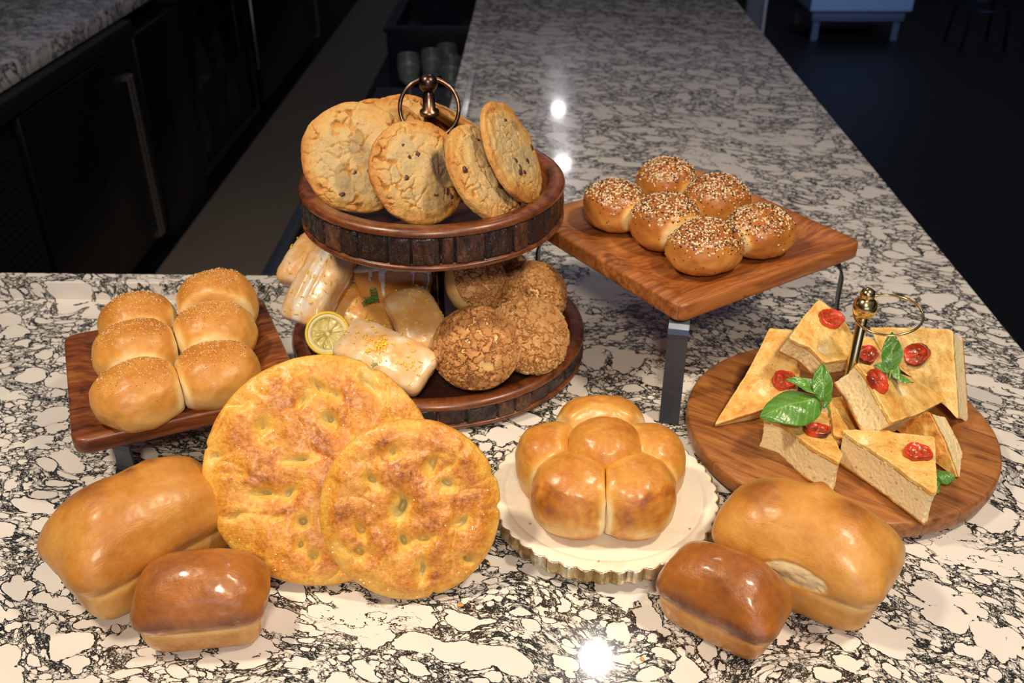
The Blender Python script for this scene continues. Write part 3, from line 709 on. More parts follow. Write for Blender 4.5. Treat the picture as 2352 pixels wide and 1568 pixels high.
# ------------------------------------------------------------------ bread builders
def soft(x, lim, k):                       # squash values above lim
    s = np.maximum(x - lim, 0); return np.minimum(x, lim) + k * (1 - np.exp(-s / k))
def bun(parent, name, c, size, planes, mat, seed, n=40, base=0.0, lump=.0016, bake0=.55, basebake=.15, p=2.15, yaw=0.0, lift=.0):
    """c centre of the bun in the cluster frame, size half axes, planes = [(nx, ny, nz, dist)] flattening against neighbours"""
    D, Fc = qsphere(n); V = pnorm(D, p) * np.array(size)
    if yaw: cy, sy = math.cos(yaw), math.sin(yaw); V = V @ np.array([[cy, sy, 0], [-sy, cy, 0], [0, 0, 1]])
    V = V * (1 + .0 * V[:, :1])
    crease = np.zeros(len(V))
    for (nx, ny, nz, d) in planes:
        nv = nrm((nx, ny, nz)); s = V @ nv
        t = soft(s, d - .003, .004); crease = np.maximum(crease, sstep(d - .010, d - .001, t)); V = V + np.outer(t - s, nv)
    V = V + np.array(c)
    Nn = nrm_rows(D * (1 / np.array(size)))
    V = V + Nn * (fbm(V, 26, seed, 3)[:, None] * lump * 1.6 + fbm(V, 90, seed + 1, 2)[:, None] * lump * .25)
    z = V[:, 2]; low = base + .0005; zz = low + np.where(z > low + .006, z - low, .006 * np.exp((z - low - .006) / .006)); V[:, 2] = np.where(z > low + .006, z, zz)
    hgt = (V[:, 2] - base) / (c[2] + size[2] - base)
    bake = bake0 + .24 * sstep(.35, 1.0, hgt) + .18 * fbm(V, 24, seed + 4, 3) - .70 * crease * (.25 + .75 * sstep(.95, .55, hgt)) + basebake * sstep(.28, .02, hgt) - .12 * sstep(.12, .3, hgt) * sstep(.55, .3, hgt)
    return mesh(name, V, Fc, mat, parent, {'bake': bake}), V, Fc
def nrm_rows(A): return A / np.linalg.norm(A, axis=1)[:, None]
_oct = None
def seeds(parent, name, V, N, w_, count, size, mat, seed, lift=.0):
    """scatter flat little ellipsoids on vertices with probability w_"""
    rg = np.random.RandomState(seed); w_ = np.maximum(w_, 0); pick = rg.choice(len(V), count, p=w_ / w_.sum())
    D, Fc = qsphere(2); out = []; fo = []
    for k, i in enumerate(pick):
        nv = N[i]; a = rg.uniform(0, 6.28); t = nrm(np.cross(nv, nrm(rg.normal(size=3)))); R = np.array([t, np.cross(nv, t), nv]).T
        s = rg.uniform(.75, 1.25); tl = nrm(nv + rg.normal(size=3) * .25); 
        P = (D * np.array(size) * s) @ R.T + V[i] + nv * size[2] * .5 + rg.normal(size=3) * .0006 * (1 - np.abs(nv)); out.append(P); fo.append(Fc + k * len(D))
    return mesh(name, np.concatenate(out), np.concatenate(fo), mat, parent)

def neighbours(pos, size, i, pairs):
    out = []
    for (a, b) in pairs:
        if i in (a, b):
            j = b if i == a else a; dv = (np.array(pos[j]) - np.array(pos[i])); L = np.linalg.norm(dv); out.append((*(dv / L), L / 2 - .0006))
    return out
def cluster(root, pos, sizes, mat, base, seed, grid, pr=None, kind='plain', n=40, p=2.15, **kw):
    for i, (c, s) in enumerate(zip(pos, sizes)):
        pl_ = neighbours(pos, sizes, i, grid)
        o, V, Fc = bun(root, 'bun', c, s, pl_, mat, seed + i * 3, n=n, base=base, p=p, **kw)
        N = normals(V, Fc)
        if kind == 'seeded':
            wt_ = sstep(.25, .85, N[:, 2]) + .02 * sstep(-.6, .3, N[:, 2]); wt_ = wt_ * (.4 + np.maximum(0, fbm(V, 60, seed + i, 2) + .5))
            a = seeds(o, 'sesame_seeds', V, N, wt_, 430, (.0016, .0010, .0006), M['sesame'], seed + i); a['kind'] = 'stuff'; a['label'] = 'white sesame seeds'
            b = seeds(o, 'poppy_seeds', V, N, wt_ + .02, 480, (.0009, .0008, .0007), M['poppy'], seed + i + 50); b['kind'] = 'stuff'; b['label'] = 'black poppy seeds'
            c_ = seeds(o, 'garlic_flakes', V, N, wt_, 70, (.0017, .0013, .0006), M['onion'], seed + i + 90); c_['kind'] = 'stuff'; c_['label'] = 'brown garlic flakes'
        if kind == 'sprinkled':
            wt_ = sstep(.65, .97, N[:, 2]) + .01 * sstep(0, .5, N[:, 2])
            a = seeds(o, 'salt_grains', V, N, wt_, 260, (.0006, .0005, .0004), M['crumbgrain'], seed + i); a['kind'] = 'stuff'; a['label'] = 'pale salt grains'
            b = seeds(o, 'pepper_specks', V, N, wt_ + .03, 60, (.0004, .0004, .0003), M['poppy'], seed + i + 50); b['kind'] = 'stuff'; b['label'] = 'black pepper specks'
GRID6 = [(0, 1), (2, 3), (4, 5), (0, 2), (2, 4), (1, 3), (3, 5)]
# plain six on the left riser ; local frame of the tray
angL = math.atan2(.105, .225)
r6 = empty('pull_apart_rolls', 'six joined plain golden buns sprinkled with salt on the low left riser', 'bread', (-.424, .964, ZL - .009), frame((math.cos(angL), math.sin(angL), 0)))
Rl = frame((math.cos(angL), math.sin(angL), 0)).T
def inL(x, y, z): return tuple(Rl @ (at(x, y, ZL - .009 + z) - np.array([-.424, .964, ZL - .009])))
posL = [inL(322, 905, .030), inL(497, 862, .030), inL(316, 810, .034), inL(494, 768, .034), inL(318, 742, .032), inL(500, 704, .040)]
szL = [(.052, .046, .036), (.050, .046, .036), (.050, .044, .038), (.051, .045, .039), (.047, .046, .037), (.049, .050, .046)]
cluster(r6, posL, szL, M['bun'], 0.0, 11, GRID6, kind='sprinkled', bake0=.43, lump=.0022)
# everything buns on the right riser
angR = math.atan2(.182, .262)
e6 = empty('seeded_pull_apart_rolls', 'six joined buns topped with sesame and poppy seeds on the tall riser', 'bread', (.2165, 1.212, ZR - .009), frame((math.cos(angR), math.sin(angR), 0)))
Rr = frame((math.cos(angR), math.sin(angR), 0)).T
def inR(x, y, z): return tuple(Rr @ (at(x, y, ZR - .009 + z) - np.array([.2165, 1.212, ZR - .009])))
posR = [inR(1620, 568, .030), inR(1745, 532, .030), inR(1527, 510, .033), inR(1645, 462, .033), inR(1412, 474, .031), inR(1532, 418, .032)]
szR = [(.052, .044, .033), (.047, .044, .033), (.048, .044, .037), (.047, .044, .036), (.042, .045, .036), (.044, .043, .035)]
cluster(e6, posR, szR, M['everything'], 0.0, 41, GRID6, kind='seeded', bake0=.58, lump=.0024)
# glossy cluster on the marble plate
br = empty('glossy_roll_cluster', 'cluster of six glossy golden rolls on the round marble plate', 'bread', (.0775, .812, .030))
pos = [(.003, -.001, .054)]; sz = [(.041, .039, .041)]
for k, (an, rr, s_) in enumerate([(236, .050, (.049, .044, .043)), (304, .050, (.047, .044, .043)), (10, .051, (.041, .042, .043)), (88, .060, (.052, .040, .046)), (170, .054, (.040, .040, .044))]):
    a = math.radians(an); pos.append((rr * math.cos(a), rr * math.sin(a), .037)); sz.append(s_)
for i, (c, s) in enumerate(zip(pos, sz)):
    if i == 0: pl_ = [(math.cos(math.radians(an)), math.sin(math.radians(an)), -.75, .034) for an in (236, 304, 10, 88, 170)]
    else:
        a0 = [236, 304, 10, 88, 170]; me_ = a0[i - 1]; pl_ = []
        for j in (i % 5, (i - 2) % 5):
            dv = np.array(pos[1 + j]) - np.array(c); L_ = np.linalg.norm(dv); pl_.append((*(dv / L_), L_ / 2 - .0005))
        pl_.append((-math.cos(math.radians(me_)), -math.sin(math.radians(me_)), .55, .031))
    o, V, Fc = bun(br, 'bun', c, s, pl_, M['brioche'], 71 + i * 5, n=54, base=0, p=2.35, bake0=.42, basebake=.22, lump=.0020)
    if i in (1, 2):
        N = normals(V, Fc); out_ = np.array([math.cos(math.radians([0, 239, 302][i])), math.sin(math.radians([0, 239, 302][i])), -.1])
        q = o.data.attributes['bake'].data; b0 = np.empty(len(V), np.float32); q.foreach_get('value', b0)
        f_ = sstep(.55, .9, N @ nrm(out_)); ring_ = f_ * (1 - f_) * 4
        b0 = b0 + .22 * ring_ + f_ * (.05 + .5 * fbm(V, 38, 5 + i, 3)); q.foreach_set('value', b0.astype(np.float32))

def loaf(label, c, ang, L, W, H, mat, seed, n=90, sh=.44, bulge=.0065, bake_top=.62, white=None, group=None, blister=None, tilt=0.0, side=.50):
    o_ = empty('milk_loaf', label, 'loaf', (c[0], c[1], 0), frame((math.cos(ang), math.sin(ang), 0)), group)
    D, Fc = qsphere(n)
    up = D[:, 2]; pz = 6.0 - 3.2 * sstep(-.10, .80, up)
    V = pnorm(D, pz) * np.array([L / 2, W / 2, H / 2]); h = V[:, 2] / H + .5
    tap = .92 + .08 * sstep(-.05, sh + .16, h)
    lip = bulge * (np.exp(-((h - sh - .16) / .15) ** 2) - .30 * np.exp(-((h - sh + .02) / .045) ** 2))
    rad = np.stack([V[:, 0] / (L / 2), V[:, 1] / (W / 2)], 1); rn = np.linalg.norm(rad, axis=1) + 1e-9
    edge = sstep(.5, .95, np.maximum(np.abs(rad[:, 0]), np.abs(rad[:, 1])))
    wob = 1 + .5 * fbm(V, 22, seed + 9, 2)
    V[:, 0] = V[:, 0] * tap + rad[:, 0] / rn * lip * edge * wob; V[:, 1] = V[:, 1] * tap + rad[:, 1] / rn * lip * edge * wob
    V[:, 2] = h * H
    crown = 1 - .16 * (np.abs(rad[:, 0]) ** 2.6) + .10 * (1 - np.clip(rad[:, 1] ** 2, 0, 1))
    V[:, 2] = np.where(h > sh, sh * H + (h - sh) * H * crown, V[:, 2])
    Nn = normals(V, Fc)
    lum = fbm(V, 13, seed, 2) * .0036 * sstep(.4, .8, h) + fbm(V, 55, seed + 2, 3) * .0006 + fbm(V * [1, 1, .3], 28, seed + 3, 2) * .0006
    if blister is not None:
        for (bx, by, r_, hh) in blister:
            dd = np.hypot(V[:, 0] - bx * L, V[:, 1] - by * W); lum = lum + hh * np.exp(-(dd / r_) ** 2) * (h > .6)
    V = V + Nn * lum[:, None]; V[:, 2] = np.maximum(V[:, 2], 0.0003)
    crease = np.exp(-((h - sh + .01 + .05 * fbm(V, 14, seed + 6, 2)) / .05) ** 2) * (.35 + .9 * sstep(-.3, .4, fbm(V, 12, seed + 16, 2)))
    cornerpale = sstep(.82, 1.0, np.abs(V[:, 0]) / (L / 2 * tap)) * sstep(.75, 1.0, np.abs(V[:, 1]) / (W / 2 * tap)) * (h < sh + .12)
    bake = side + (bake_top - side) * sstep(sh - .02, sh + .16, h) + .10 * sstep(sh + .12, sh + .03, h) * (h > sh) + .26 * fbm(V, 19, seed + 5, 5, .62) - .30 * crease - .24 * cornerpale + .14 * sstep(.16, 0, h) + .16 * np.exp(-((h - sh - .17) / .09) ** 2) * (np.abs(rad[:, 1]) > .6) * (bake_top > .7)
    if blister is not None:
        for (bx, by, r_, hh) in blister:
            dd = np.hypot(V[:, 0] - bx * L, V[:, 1] - by * W); bake = bake + .35 * np.exp(-(dd / r_) ** 2) * (h > .6)
    if white is not None:
        (wx, wz, rx_, rz_) = white; q = ((V[:, 0] / L - wx) / rx_) ** 2 + ((h - wz) / rz_) ** 2 + .5 * fbm(V, 45, seed + 8, 3)
        m_ = sstep(1.15, .7, q) * (Nn[:, 1] < -.1); bake = bake * (1 - m_) + .0 * m_
        V = V - Nn * (m_ * .0025 * (1 + fbm(V, 90, 3, 3)))[:, None]
    mesh('crust', V, Fc, mat, o_, {'bake': bake})
    return o_
dg = math.radians
loaf('large glossy golden loaf at the far left, behind the small dark loaf', (-.389, .716), dg(48), .166, .099, .115, M['loaf'], 3, bake_top=.60, blister=[(.18, .16, .008, .003), (.05, .12, .007, .0025), (-.2, .3, .02, .002)])
loaf('small shiny dark-topped loaf at the left, in front of the large loaf', (-.307, .641), dg(8), .115, .069, .085, M['loaf_dark'], 23, n=76, bake_top=.72, sh=.40, bulge=.005, side=.44)
loaf('large golden loaf with a white split on its side, by the round board', (.274, .709), dg(148 - 180), .162, .095, .110, M['loaf'], 37, bake_top=.53, white=(.03, .56, .20, .14), blister=[(-.02, .30, .010, .007), (-.33, -.05, .02, .003), (.2, .1, .02, .002)], side=.54)
loaf('small shiny dark-topped loaf in front of the large split loaf', (.186, .657), dg(145 - 180), .113, .068, .084, M['loaf_dark'], 53, n=76, bake_top=.74, sh=.40, bulge=.005, side=.50)

def focaccia(label, bottom, lean, yaw, R, th, seed, dimples, n=120, group='round focaccias leaning at the front', squash=1.0, notches=()):
    """disc standing on its rim; bottom = contact point on the counter"""
    nz = np.array([math.sin(yaw) * math.sin(lean), -math.cos(yaw) * math.sin(lean), math.cos(lean)])
    R3 = frame(x=(math.cos(yaw), math.sin(yaw), 0), z=nz)
    cen = np.array([bottom[0], bottom[1], 0]) + R3 @ np.array([0, R + .001, 0])
    cen[2] += th * .5 * math.cos(lean) * .55
    o_ = empty('round_focaccia', label, 'flatbread', cen, R3, group)
    D, Fc = qsphere(n); rho = np.hypot(D[:, 0], D[:, 1]) + 1e-9
    r_, z_ = rho ** 1, D[:, 2]
    k = (r_ ** 4 + np.abs(z_) ** 4) ** .25; r2, z2 = r_ / k, z_ / k
    # spread the points evenly on the face
    face = np.abs(z_) > r_
    r2 = np.where(face, np.minimum(r2, 1) , r2)
    ux, uy = D[:, 0] / rho, D[:, 1] / rho; an = np.arctan2(uy, ux)
    wob = 1 + .018 * fbm(np.stack([ux, uy, ux * 0], 1), 1.6, seed, 3)
    for (na, nd, nw) in notches:
        da = (an - math.radians(na) + math.pi) % (2 * math.pi) - math.pi; wob = wob - nd * np.exp(-(da / nw) ** 2)
    edge_t = th / 2
    q = r2 * (R - edge_t * .0)
    V = np.stack([ux * q * wob, uy * q * wob * squash, z2 * edge_t], 1)
    top_ = sstep(.1, .7, z2); inner = sstep(1.0, .78, r2)
    lum = (fbm(V, 30, seed, 2, .5) * .0046 + fbm(V, 75, seed + 1, 3, .55) * .0012 - .0013 * np.exp(-(np.abs(fbm(V, 15, seed + 21, 2)) / .05) ** 2)) * top_ * (.35 + .65 * inner) + fbm(V, 160, seed + 2, 2) * .0003
    lum += .0035 * inner * top_
    green = np.zeros(len(V))
    warp = np.stack([fbm(V, 60, seed + 5, 2), fbm(V, 60, seed + 6, 2)], 1) * .005
    for (dx, dy, rr, dep, st, sa) in dimples:
        X = V[:, :2] + warp - np.array([dx, dy]) * R; ca, sa_ = math.cos(math.radians(sa)), math.sin(math.radians(sa))
        a_ = (X[:, 0] * ca + X[:, 1] * sa_) / st; b_ = -X[:, 0] * sa_ + X[:, 1] * ca; e = np.hypot(a_, b_) / (rr * .80)
        lum -= dep * (1.35 * np.exp(-((e * 1.15) ** 2.0)) + .5 * np.exp(-((e / 2.3) ** 2.0))) * top_; lum += dep * .0 * np.exp(-((e - 2.2) / .9) ** 2) * top_
        green = np.maximum(green, np.exp(-((e / 1.45) ** 2)) * top_ * min(1, dep / .006))
    N0 = normals(V, Fc); V = V + N0 * lum[:, None]
    bake = .51 + .12 * inner * top_ + .30 * fbm(V, 27, seed + 8, 4, .65) + lum / .006 * .10 + .05 * np.exp(-((r2 - .35) / .4) ** 2) * top_ - .50 * green - .12 * sstep(.35, -.2, z2) * sstep(-.9, -.3, z2)
    cr_ = mesh('crust', V, Fc, M['focaccia'], o_, {'bake': bake})
    N1 = normals(V, Fc); g_ = seeds(cr_, 'salt_flakes', V, N1, sstep(.6, .9, N1[:, 2]) * (V[:, 2] > 0), 26, (.0009, .0008, .0004), M['salt'], seed); g_['kind'] = 'stuff'; g_['label'] = 'white salt flakes'
    return o_
def P2(cx, cy, R, pts):                    # photo offsets -> fractions of the disc radius
    return [((x - cx) / R, (cy - y) / R, r, d, s, a) for (x, y, r, d, s, a) in pts]
big_d = P2(737, 1085, 262, [(612, 980, .006, .008, 1.3, 0), (700, 858, .005, .005, 1, 0), (745, 900, .005, .008, 2.2, -60), (778, 925, .005, .006, 1.5, -40), (705, 932, .005, .005, 2.0, 40), (768, 978, .005, .009, 1.8, -60), (690, 1062, .004, .006, 3.2, 5),
    (612, 1130, .0045, .010, 2.4, -12), (668, 1135, .004, .007, 2.4, 25), (695, 1203, .006, .010, 1.0, 0), (688, 1250, .0045, .008, 1.0, 0), (716, 1278, .0045, .006, 1.3, 0), (566, 1090, .004, .004, 1, 0), (533, 1080, .004, .003, 1, 0), (510, 1040, .0035, .004, 2.5, 5),
    (860, 905, .006, .006, 2.6, -60), (560, 925, .003, .003, 4, 10), (640, 1190, .003, .003, 3, 0), (635, 1024, .004, .002, 1, 0), (545, 1180, .003, .004, 2.5, 0), (760, 1320, .003, .002, 4, 50), (650, 860, .004, .003, 1, 0)])
sm_d = P2(935, 1158, 200, [(905, 1028, .0055, .006, 1.2, 30), (985, 1060, .006, .009, 1.8, 60), (856, 1088, .005, .008, 2.0, -40), (1018, 1108, .0065, .007, 1.6, -20), (912, 1150, .006, .012, 2.0, 75), (825, 1195, .005, .009, 1.8, -65), (815, 1247, .005, .009, 1.4, 0),
    (918, 1228, .006, .009, 1.5, -60), (962, 1222, .005, .007, 2.2, 20), (1045, 1190, .005, .006, 1.8, 30), (1053, 1280, .005, .009, 1.2, 30), (952, 1290, .005, .006, 3.0, 85), (870, 1030, .003, .003, 3, -60), (1030, 1060, .003, .003, 3, 40), (845, 1110, .003, .002, 1, 0)])
focaccia('larger round dimpled focaccia leaning behind the smaller one', (-.204, .694), dg(50), dg(8), .1180, .027, 5, big_d, notches=[(60, .03, .05), (196, .02, .03), (165, .02, .02)])
focaccia('smaller round dimpled focaccia leaning in front of the larger one', (-.112, .682), dg(61), dg(7), .0900, .025, 15, sm_d, n=110, notches=[(-2, .045, .05), (20, .03, .05), (-78, .035, .035)])

# ------------------------------------------------------------------ cookies
def cookie(label, cpx, Y, nz, R, th, seed, chips, n=96, smear=(), pale=.0, group='chocolate chip cookies in the upper tray'):
    c = at_y(*cpx, Y); R3 = frame(z=nz)
    o_ = empty('chocolate_chip_cookie', label, 'cookie', c, R3, group)
    D, Fc = qsphere(n); rho = np.hypot(D[:, 0], D[:, 1]) + 1e-9; k = (rho ** 3.2 + np.abs(D[:, 2]) ** 3.2) ** (1 / 3.2); r2, z2 = rho / k, D[:, 2] / k
    ux, uy = D[:, 0] / rho, D[:, 1] / rho
    wob = 1 + .05 * fbm(np.stack([ux, uy, ux * 0], 1), 1.5, seed, 3)
    dome = 1 - .25 * r2 ** 2
    V = np.stack([ux * r2 * R * wob, uy * r2 * R * wob, np.where(z2 > 0, z2 * th * .62 * dome, z2 * th * .38)], 1)
    top_ = sstep(.1, .6, z2)
    rg = np.random.RandomState(seed); ns = 70; sd = np.stack([rg.uniform(-R, R, ns), rg.uniform(-R, R, ns), np.full(ns, th * .4)], 1)
    Pw = V + np.stack([fbm(V, 90, seed + 1, 3), fbm(V, 90, seed + 2, 3), V[:, 0] * 0], 1) * .006; Pw[:, 2] = th * .4
    F1, F2, K = cells(Pw, sd); cr = sstep(.0018, .0002, F2 - F1) * sstep(-.2, .15, fbm(V, 30, seed + 3, 2)) * top_ * sstep(1.0, .8, r2 * .95)
    lum = fbm(V, 34, seed, 3) * .0030 * top_ + fbm(V, 110, seed + 4, 3, .6) * .0012 - cr * .0034
    wr = np.sin(r2 * 34 + 5 * fbm(V, 28, seed + 5, 2)) * .0005 * sstep(.55, .8, r2) * top_; lum = lum + wr
    V = V + normals(V, Fc) * lum[:, None]
    bake = .30 + .38 * sstep(.55, 1.02, r2) * sstep(-.3, .5, z2 + .3) + .26 * fbm(V, 22, seed + 6, 3) + .35 * cr + .25 * sstep(.2, -.5, z2) - pale
    choc = np.zeros(len(V)); q = np.array([V[:, 0], V[:, 1]]).T / R
    for (sx, sy, rx_, ry_, an_, st_) in smear:
        ca, sa = math.cos(math.radians(an_)), math.sin(math.radians(an_)); X = q - [sx, sy]; e = ((X[:, 0] * ca + X[:, 1] * sa) / rx_) ** 2 + ((-X[:, 0] * sa + X[:, 1] * ca) / ry_) ** 2 + .9 * fbm(V, 50, seed + 12, 3)
        choc = np.maximum(choc, sstep(1.3, .3, e) * st_ * top_)
    mesh('dough', V, Fc, M['cookie'], o_, {'bake': bake, 'choc': choc})
    for j in range(chips):
        a, rr = rg.uniform(0, 6.28), R * math.sqrt(rg.uniform(.01, .66)); p = np.array([rr * math.cos(a), rr * math.sin(a)])
        i = np.argmin(np.hypot(V[:, 0] - p[0], V[:, 1] - p[1]) + (V[:, 2] < 0) * 9); s_ = rg.uniform(.0014, .0036)
        Dc, Fq = qsphere(6); Vc = pnorm(Dc, 2.6) * np.array([s_ * rg.uniform(1, 2.0), s_, s_ * .55]); Vc = Vc + Dc * fbm(Vc, 300, seed + j, 2)[:, None] * .0012
        ca, sa = math.cos(a * 3), math.sin(a * 3); Vc = Vc @ np.array([[ca, sa, 0], [-sa, ca, 0], [0, 0, 1]]) + V[i] - [0, 0, s_ * .22]
        mesh('chocolate_chip', Vc, Fq, M['chip'], o_)
    return o_
cookie('large cracked pale cookie at the left of the upper tray', (822, 362), 1.135, (.20, -.80, .57), .0705, .020, 3, 4, pale=.06, smear=[(.05, .10, .20, .36, 20, .34), (-.25, -.40, .16, .25, 0, .34)])
cookie('cookie edge showing just behind the large cracked pale cookie', (880, 330), 1.165, (.35, -.72, .60), .060, .018, 9, 4)
cookie('chocolate chip cookie with a dark smear, front and centre of the upper tray', (962, 396), 1.085, (.50, -.70, .51), .0635, .020, 13, 8, smear=[(.34, .10, .17, .42, 20, .85), (.45, -.42, .22, .3, 0, .45)])
cookie('cookie with a melted pale middle, second from the right in the upper tray', (1112, 400), 1.085, (.76, -.30, .57), .0645, .025, 27, 3, pale=.08, smear=[(.10, .35, .28, .46, 5, .60), (.35, -.25, .28, .4, 10, .40)])
cookie('thin chocolate chip cookie standing tallest at the right of the upper tray', (1176, 352), 1.115, (.84, -.24, .48), .0655, .015, 31, 8, smear=[(-.1, .55, .15, .12, 0, .4)])
cookie('cookie lying low behind the bronze pole in the upper tray', (930, 296), 1.235, (.12, -.45, .88), .060, .018, 45, 7)
cookie('cookie seen edge-on behind the ring handle', (1058, 290), 1.215, (.50, .38, .78), .060, .017, 57, 2)

# ------------------------------------------------------------------ lemon loaves and puffs in the lower tray
def zest(parent, V, N, w_, count, seed):
    rg = np.random.RandomState(seed); pk = rg.choice(len(V), count, p=w_ / w_.sum()); m = MB()
    for i in pk:
        nv = N[i]; t = nrm(np.cross(nv, rg.normal(size=3))); b_ = np.cross(nv, t); L = rg.uniform(.002, .006); cu = rg.uniform(-1, 1)
        m.tube([V[i] + nv * (.0024 + .0007 * math.sin(k * 1.3)) + t * L * (k / 3 - .5) + b_ * cu * L * .25 * math.sin(k) for k in range(4)], .00062, 5)
    o = m.obj('lemon_zest', M['zest'], parent); o['kind'] = 'stuff'; o['label'] = 'fine yellow zest shreds'; return o
def thyme(parent, p, N, seed, n=9, s=1.0):
    rg = np.random.RandomState(seed); m = MB(); t = nrm(np.cross(N, rg.normal(size=3))); pts = [np.array(p) + np.array(N) * .002 + t * .0031 * k * s * .7 + N * .0006 * math.sin(k) for k in range(n)]
    m.tube(pts, .0004, 5)
    D, Fc = qsphere(2)
    for k, q in enumerate(pts):
        for sg in (-1, 1):
            d = nrm(np.cross(N, t) * sg + t * .6 + np.array(N) * rg.uniform(0, .8)); R = frame(x=d, z=N); m.add((D * [.0017 * s, .00075 * s, .0003]) @ R.T + q + d * .002 * s, Fc.tolist())
    return m
def mini_loaf(label, c, xd, zd, L, W, H, seed, drip='full', zc=14, zest_at=None, group='glazed lemon loaves in the lower tray', thick=.45, split=False, lim0=.34):
    R3 = frame(x=xd, z=zd); c = np.array(c)
    o_ = empty('lemon_loaf', label, 'cake', c, R3, group)
    D, Fc = qsphere(46); pz = 8.0 - 3.4 * sstep(0, .8, D[:, 2]); V = pnorm(D, pz) * np.array([L / 2, W / 2, H / 2]); h = V[:, 2] / H + .5
    tp = .84 + .16 * sstep(0, .7, h); V[:, 0] *= tp; V[:, 1] *= tp; V[:, 2] *= np.where(h > .5, 1 - .25 * (2 * V[:, 0] / L) ** 2 - .12 * (2 * V[:, 1] / W) ** 2, 1)
    N = normals(V, Fc); V = V + N * (fbm(V, 34, seed, 3) * .0018 + fbm(V, 120, seed + 1, 2) * .0004)[:, None]
    if split: 
        g = np.exp(-(V[:, 1] / .006) ** 2) * sstep(.6, .9, h) * sstep(.45, .25, np.abs(V[:, 0]) / L); V[:, 2] -= g * .003; 
        g2 = np.exp(-((np.abs(V[:, 1]) - .009) / .004) ** 2) * sstep(.6, .9, h) * sstep(.45, .25, np.abs(V[:, 0]) / L); V[:, 2] += g2 * .0016
    body_ = mesh('cake', V, Fc, M['cake'], o_, {'bake': .55 + .2 * fbm(V, 25, seed + 3, 3) + .25 * sstep(.2, 0, h)})
    N = normals(V, Fc)
    per = np.arctan2(V[:, 1] / W, V[:, 0] / L); pw = np.stack([np.cos(per), np.sin(per), 0 * per], 1)
    if drip == 'drips': lim = .82 - .62 * sstep(.12, .42, fbm(pw, 5.5, seed + 2, 2)) - .03 * fbm(V, 50, 3, 2)
    else: lim = lim0 + .22 * fbm(pw, 2.6, seed + 2, 3)
    msk = h - lim; keep = msk > -.02; fk = keep[Fc].all(1)
    used = np.unique(Fc[fk]); mp = -np.ones(len(V), int); mp[used] = np.arange(len(used))
    tk = sstep(-.02, .05, msk[used]); bead = np.exp(-((msk[used] - .05) / .05) ** 2)
    Vg = V[used] + N[used] * ((.0002 + .0007 * tk + .0006 * bead) * (1.8 if drip == 'drips' else 1))[:, None]
    th_ = thick - .06 + .30 * bead + .65 * fbm(V[used], 32, seed + 6, 4, .6)
    if split: th_ = th_ + .5 * np.exp(-(V[used][:, 1] / .007) ** 2)
    mesh('glaze', Vg, mp[Fc[fk]], M['icing'] if drip == 'drips' else M['glaze'], o_, {'thick': th_})
    wz = sstep(.55, .9, N[:, 2]) * 1.0
    if zest_at is not None: wz = wz * (.12 + 2.2 * np.exp(-((V[:, 0] - zest_at[0]) ** 2 + (V[:, 1] - zest_at[1]) ** 2) / .0001))
    if zc: zest(o_, V, N, wz + 1e-9, zc, seed)
    return o_, V, N, R3
mini_loaf('orange-sided glazed loaf poking out at the far left, highest in the lower tray', at(712, 600, .115), (.35, .9, .2), (-.1, -.35, .9), .095, .058, .046, 3, zc=10)
mini_loaf('glazed loaf with a whitish split top tilted over the left rim of the lower tray', at(738, 655, .108), (.40, .78, .48), (-.25, -.50, .83), .125, .066, .050, 7, zc=34, split=True, thick=.62)
mini_loaf('brown loaf with white icing drips right under the upper tray', (-.188, 1.172, .103), (1.0, .06, .02), (.0, .36, .93), .110, .060, .060, 17, drip='drips', zc=6)
oD, VD, ND, RD = mini_loaf('yellowish loaf with a thyme sprig between the split-top loaf and the square-ended loaf', at(835, 728, .062), (.62, -.55, .0), (.0, -.50, .86), .105, .062, .05, 27, zc=36, thick=.25)
mini_loaf('upright glazed loaf with bare brown left side, centre of the lower tray', at(958, 742, .090), (.42, -.72, -.30), (.18, -.36, .92), .100, .062, .050, 37, zc=40, thick=.5, lim0=.60)
mini_loaf('front glazed loaf with a line of yellow zest above the focaccias', at(888, 822, .070), (.80, -.50, -.02), (-.08, -.42, .90), .132, .064, .050, 47, zc=90, zest_at=(-.004, .0), thick=.62)
t1 = at_y(862, 690, 1.128); m = thyme(None, t1, nrm((0, -.5, .86)), 3, 7, 1.7); [m.add(q_.v, q_.f) for q_ in (thyme(None, t1 + np.array([.004, 0, .001]), nrm((.3, -.5, .8)), 5, 6, 1.5), thyme(None, t1 + np.array([-.003, 0, .002]), nrm((-.3, -.6, .7)), 6, 5, 1.5))]
tag(m.obj('thyme_sprig', M['thyme']), 'dark green thyme sprig on the yellowish lemon loaf', 'herb')
t2 = at(868, 838, .100); m = thyme(None, t2, nrm((-.08, -.42, .9)), 8, 4, .9)
tag(m.obj('thyme_sprig', M['thyme']), 'tiny thyme tip at the end of the zest line on the front loaf', 'herb')

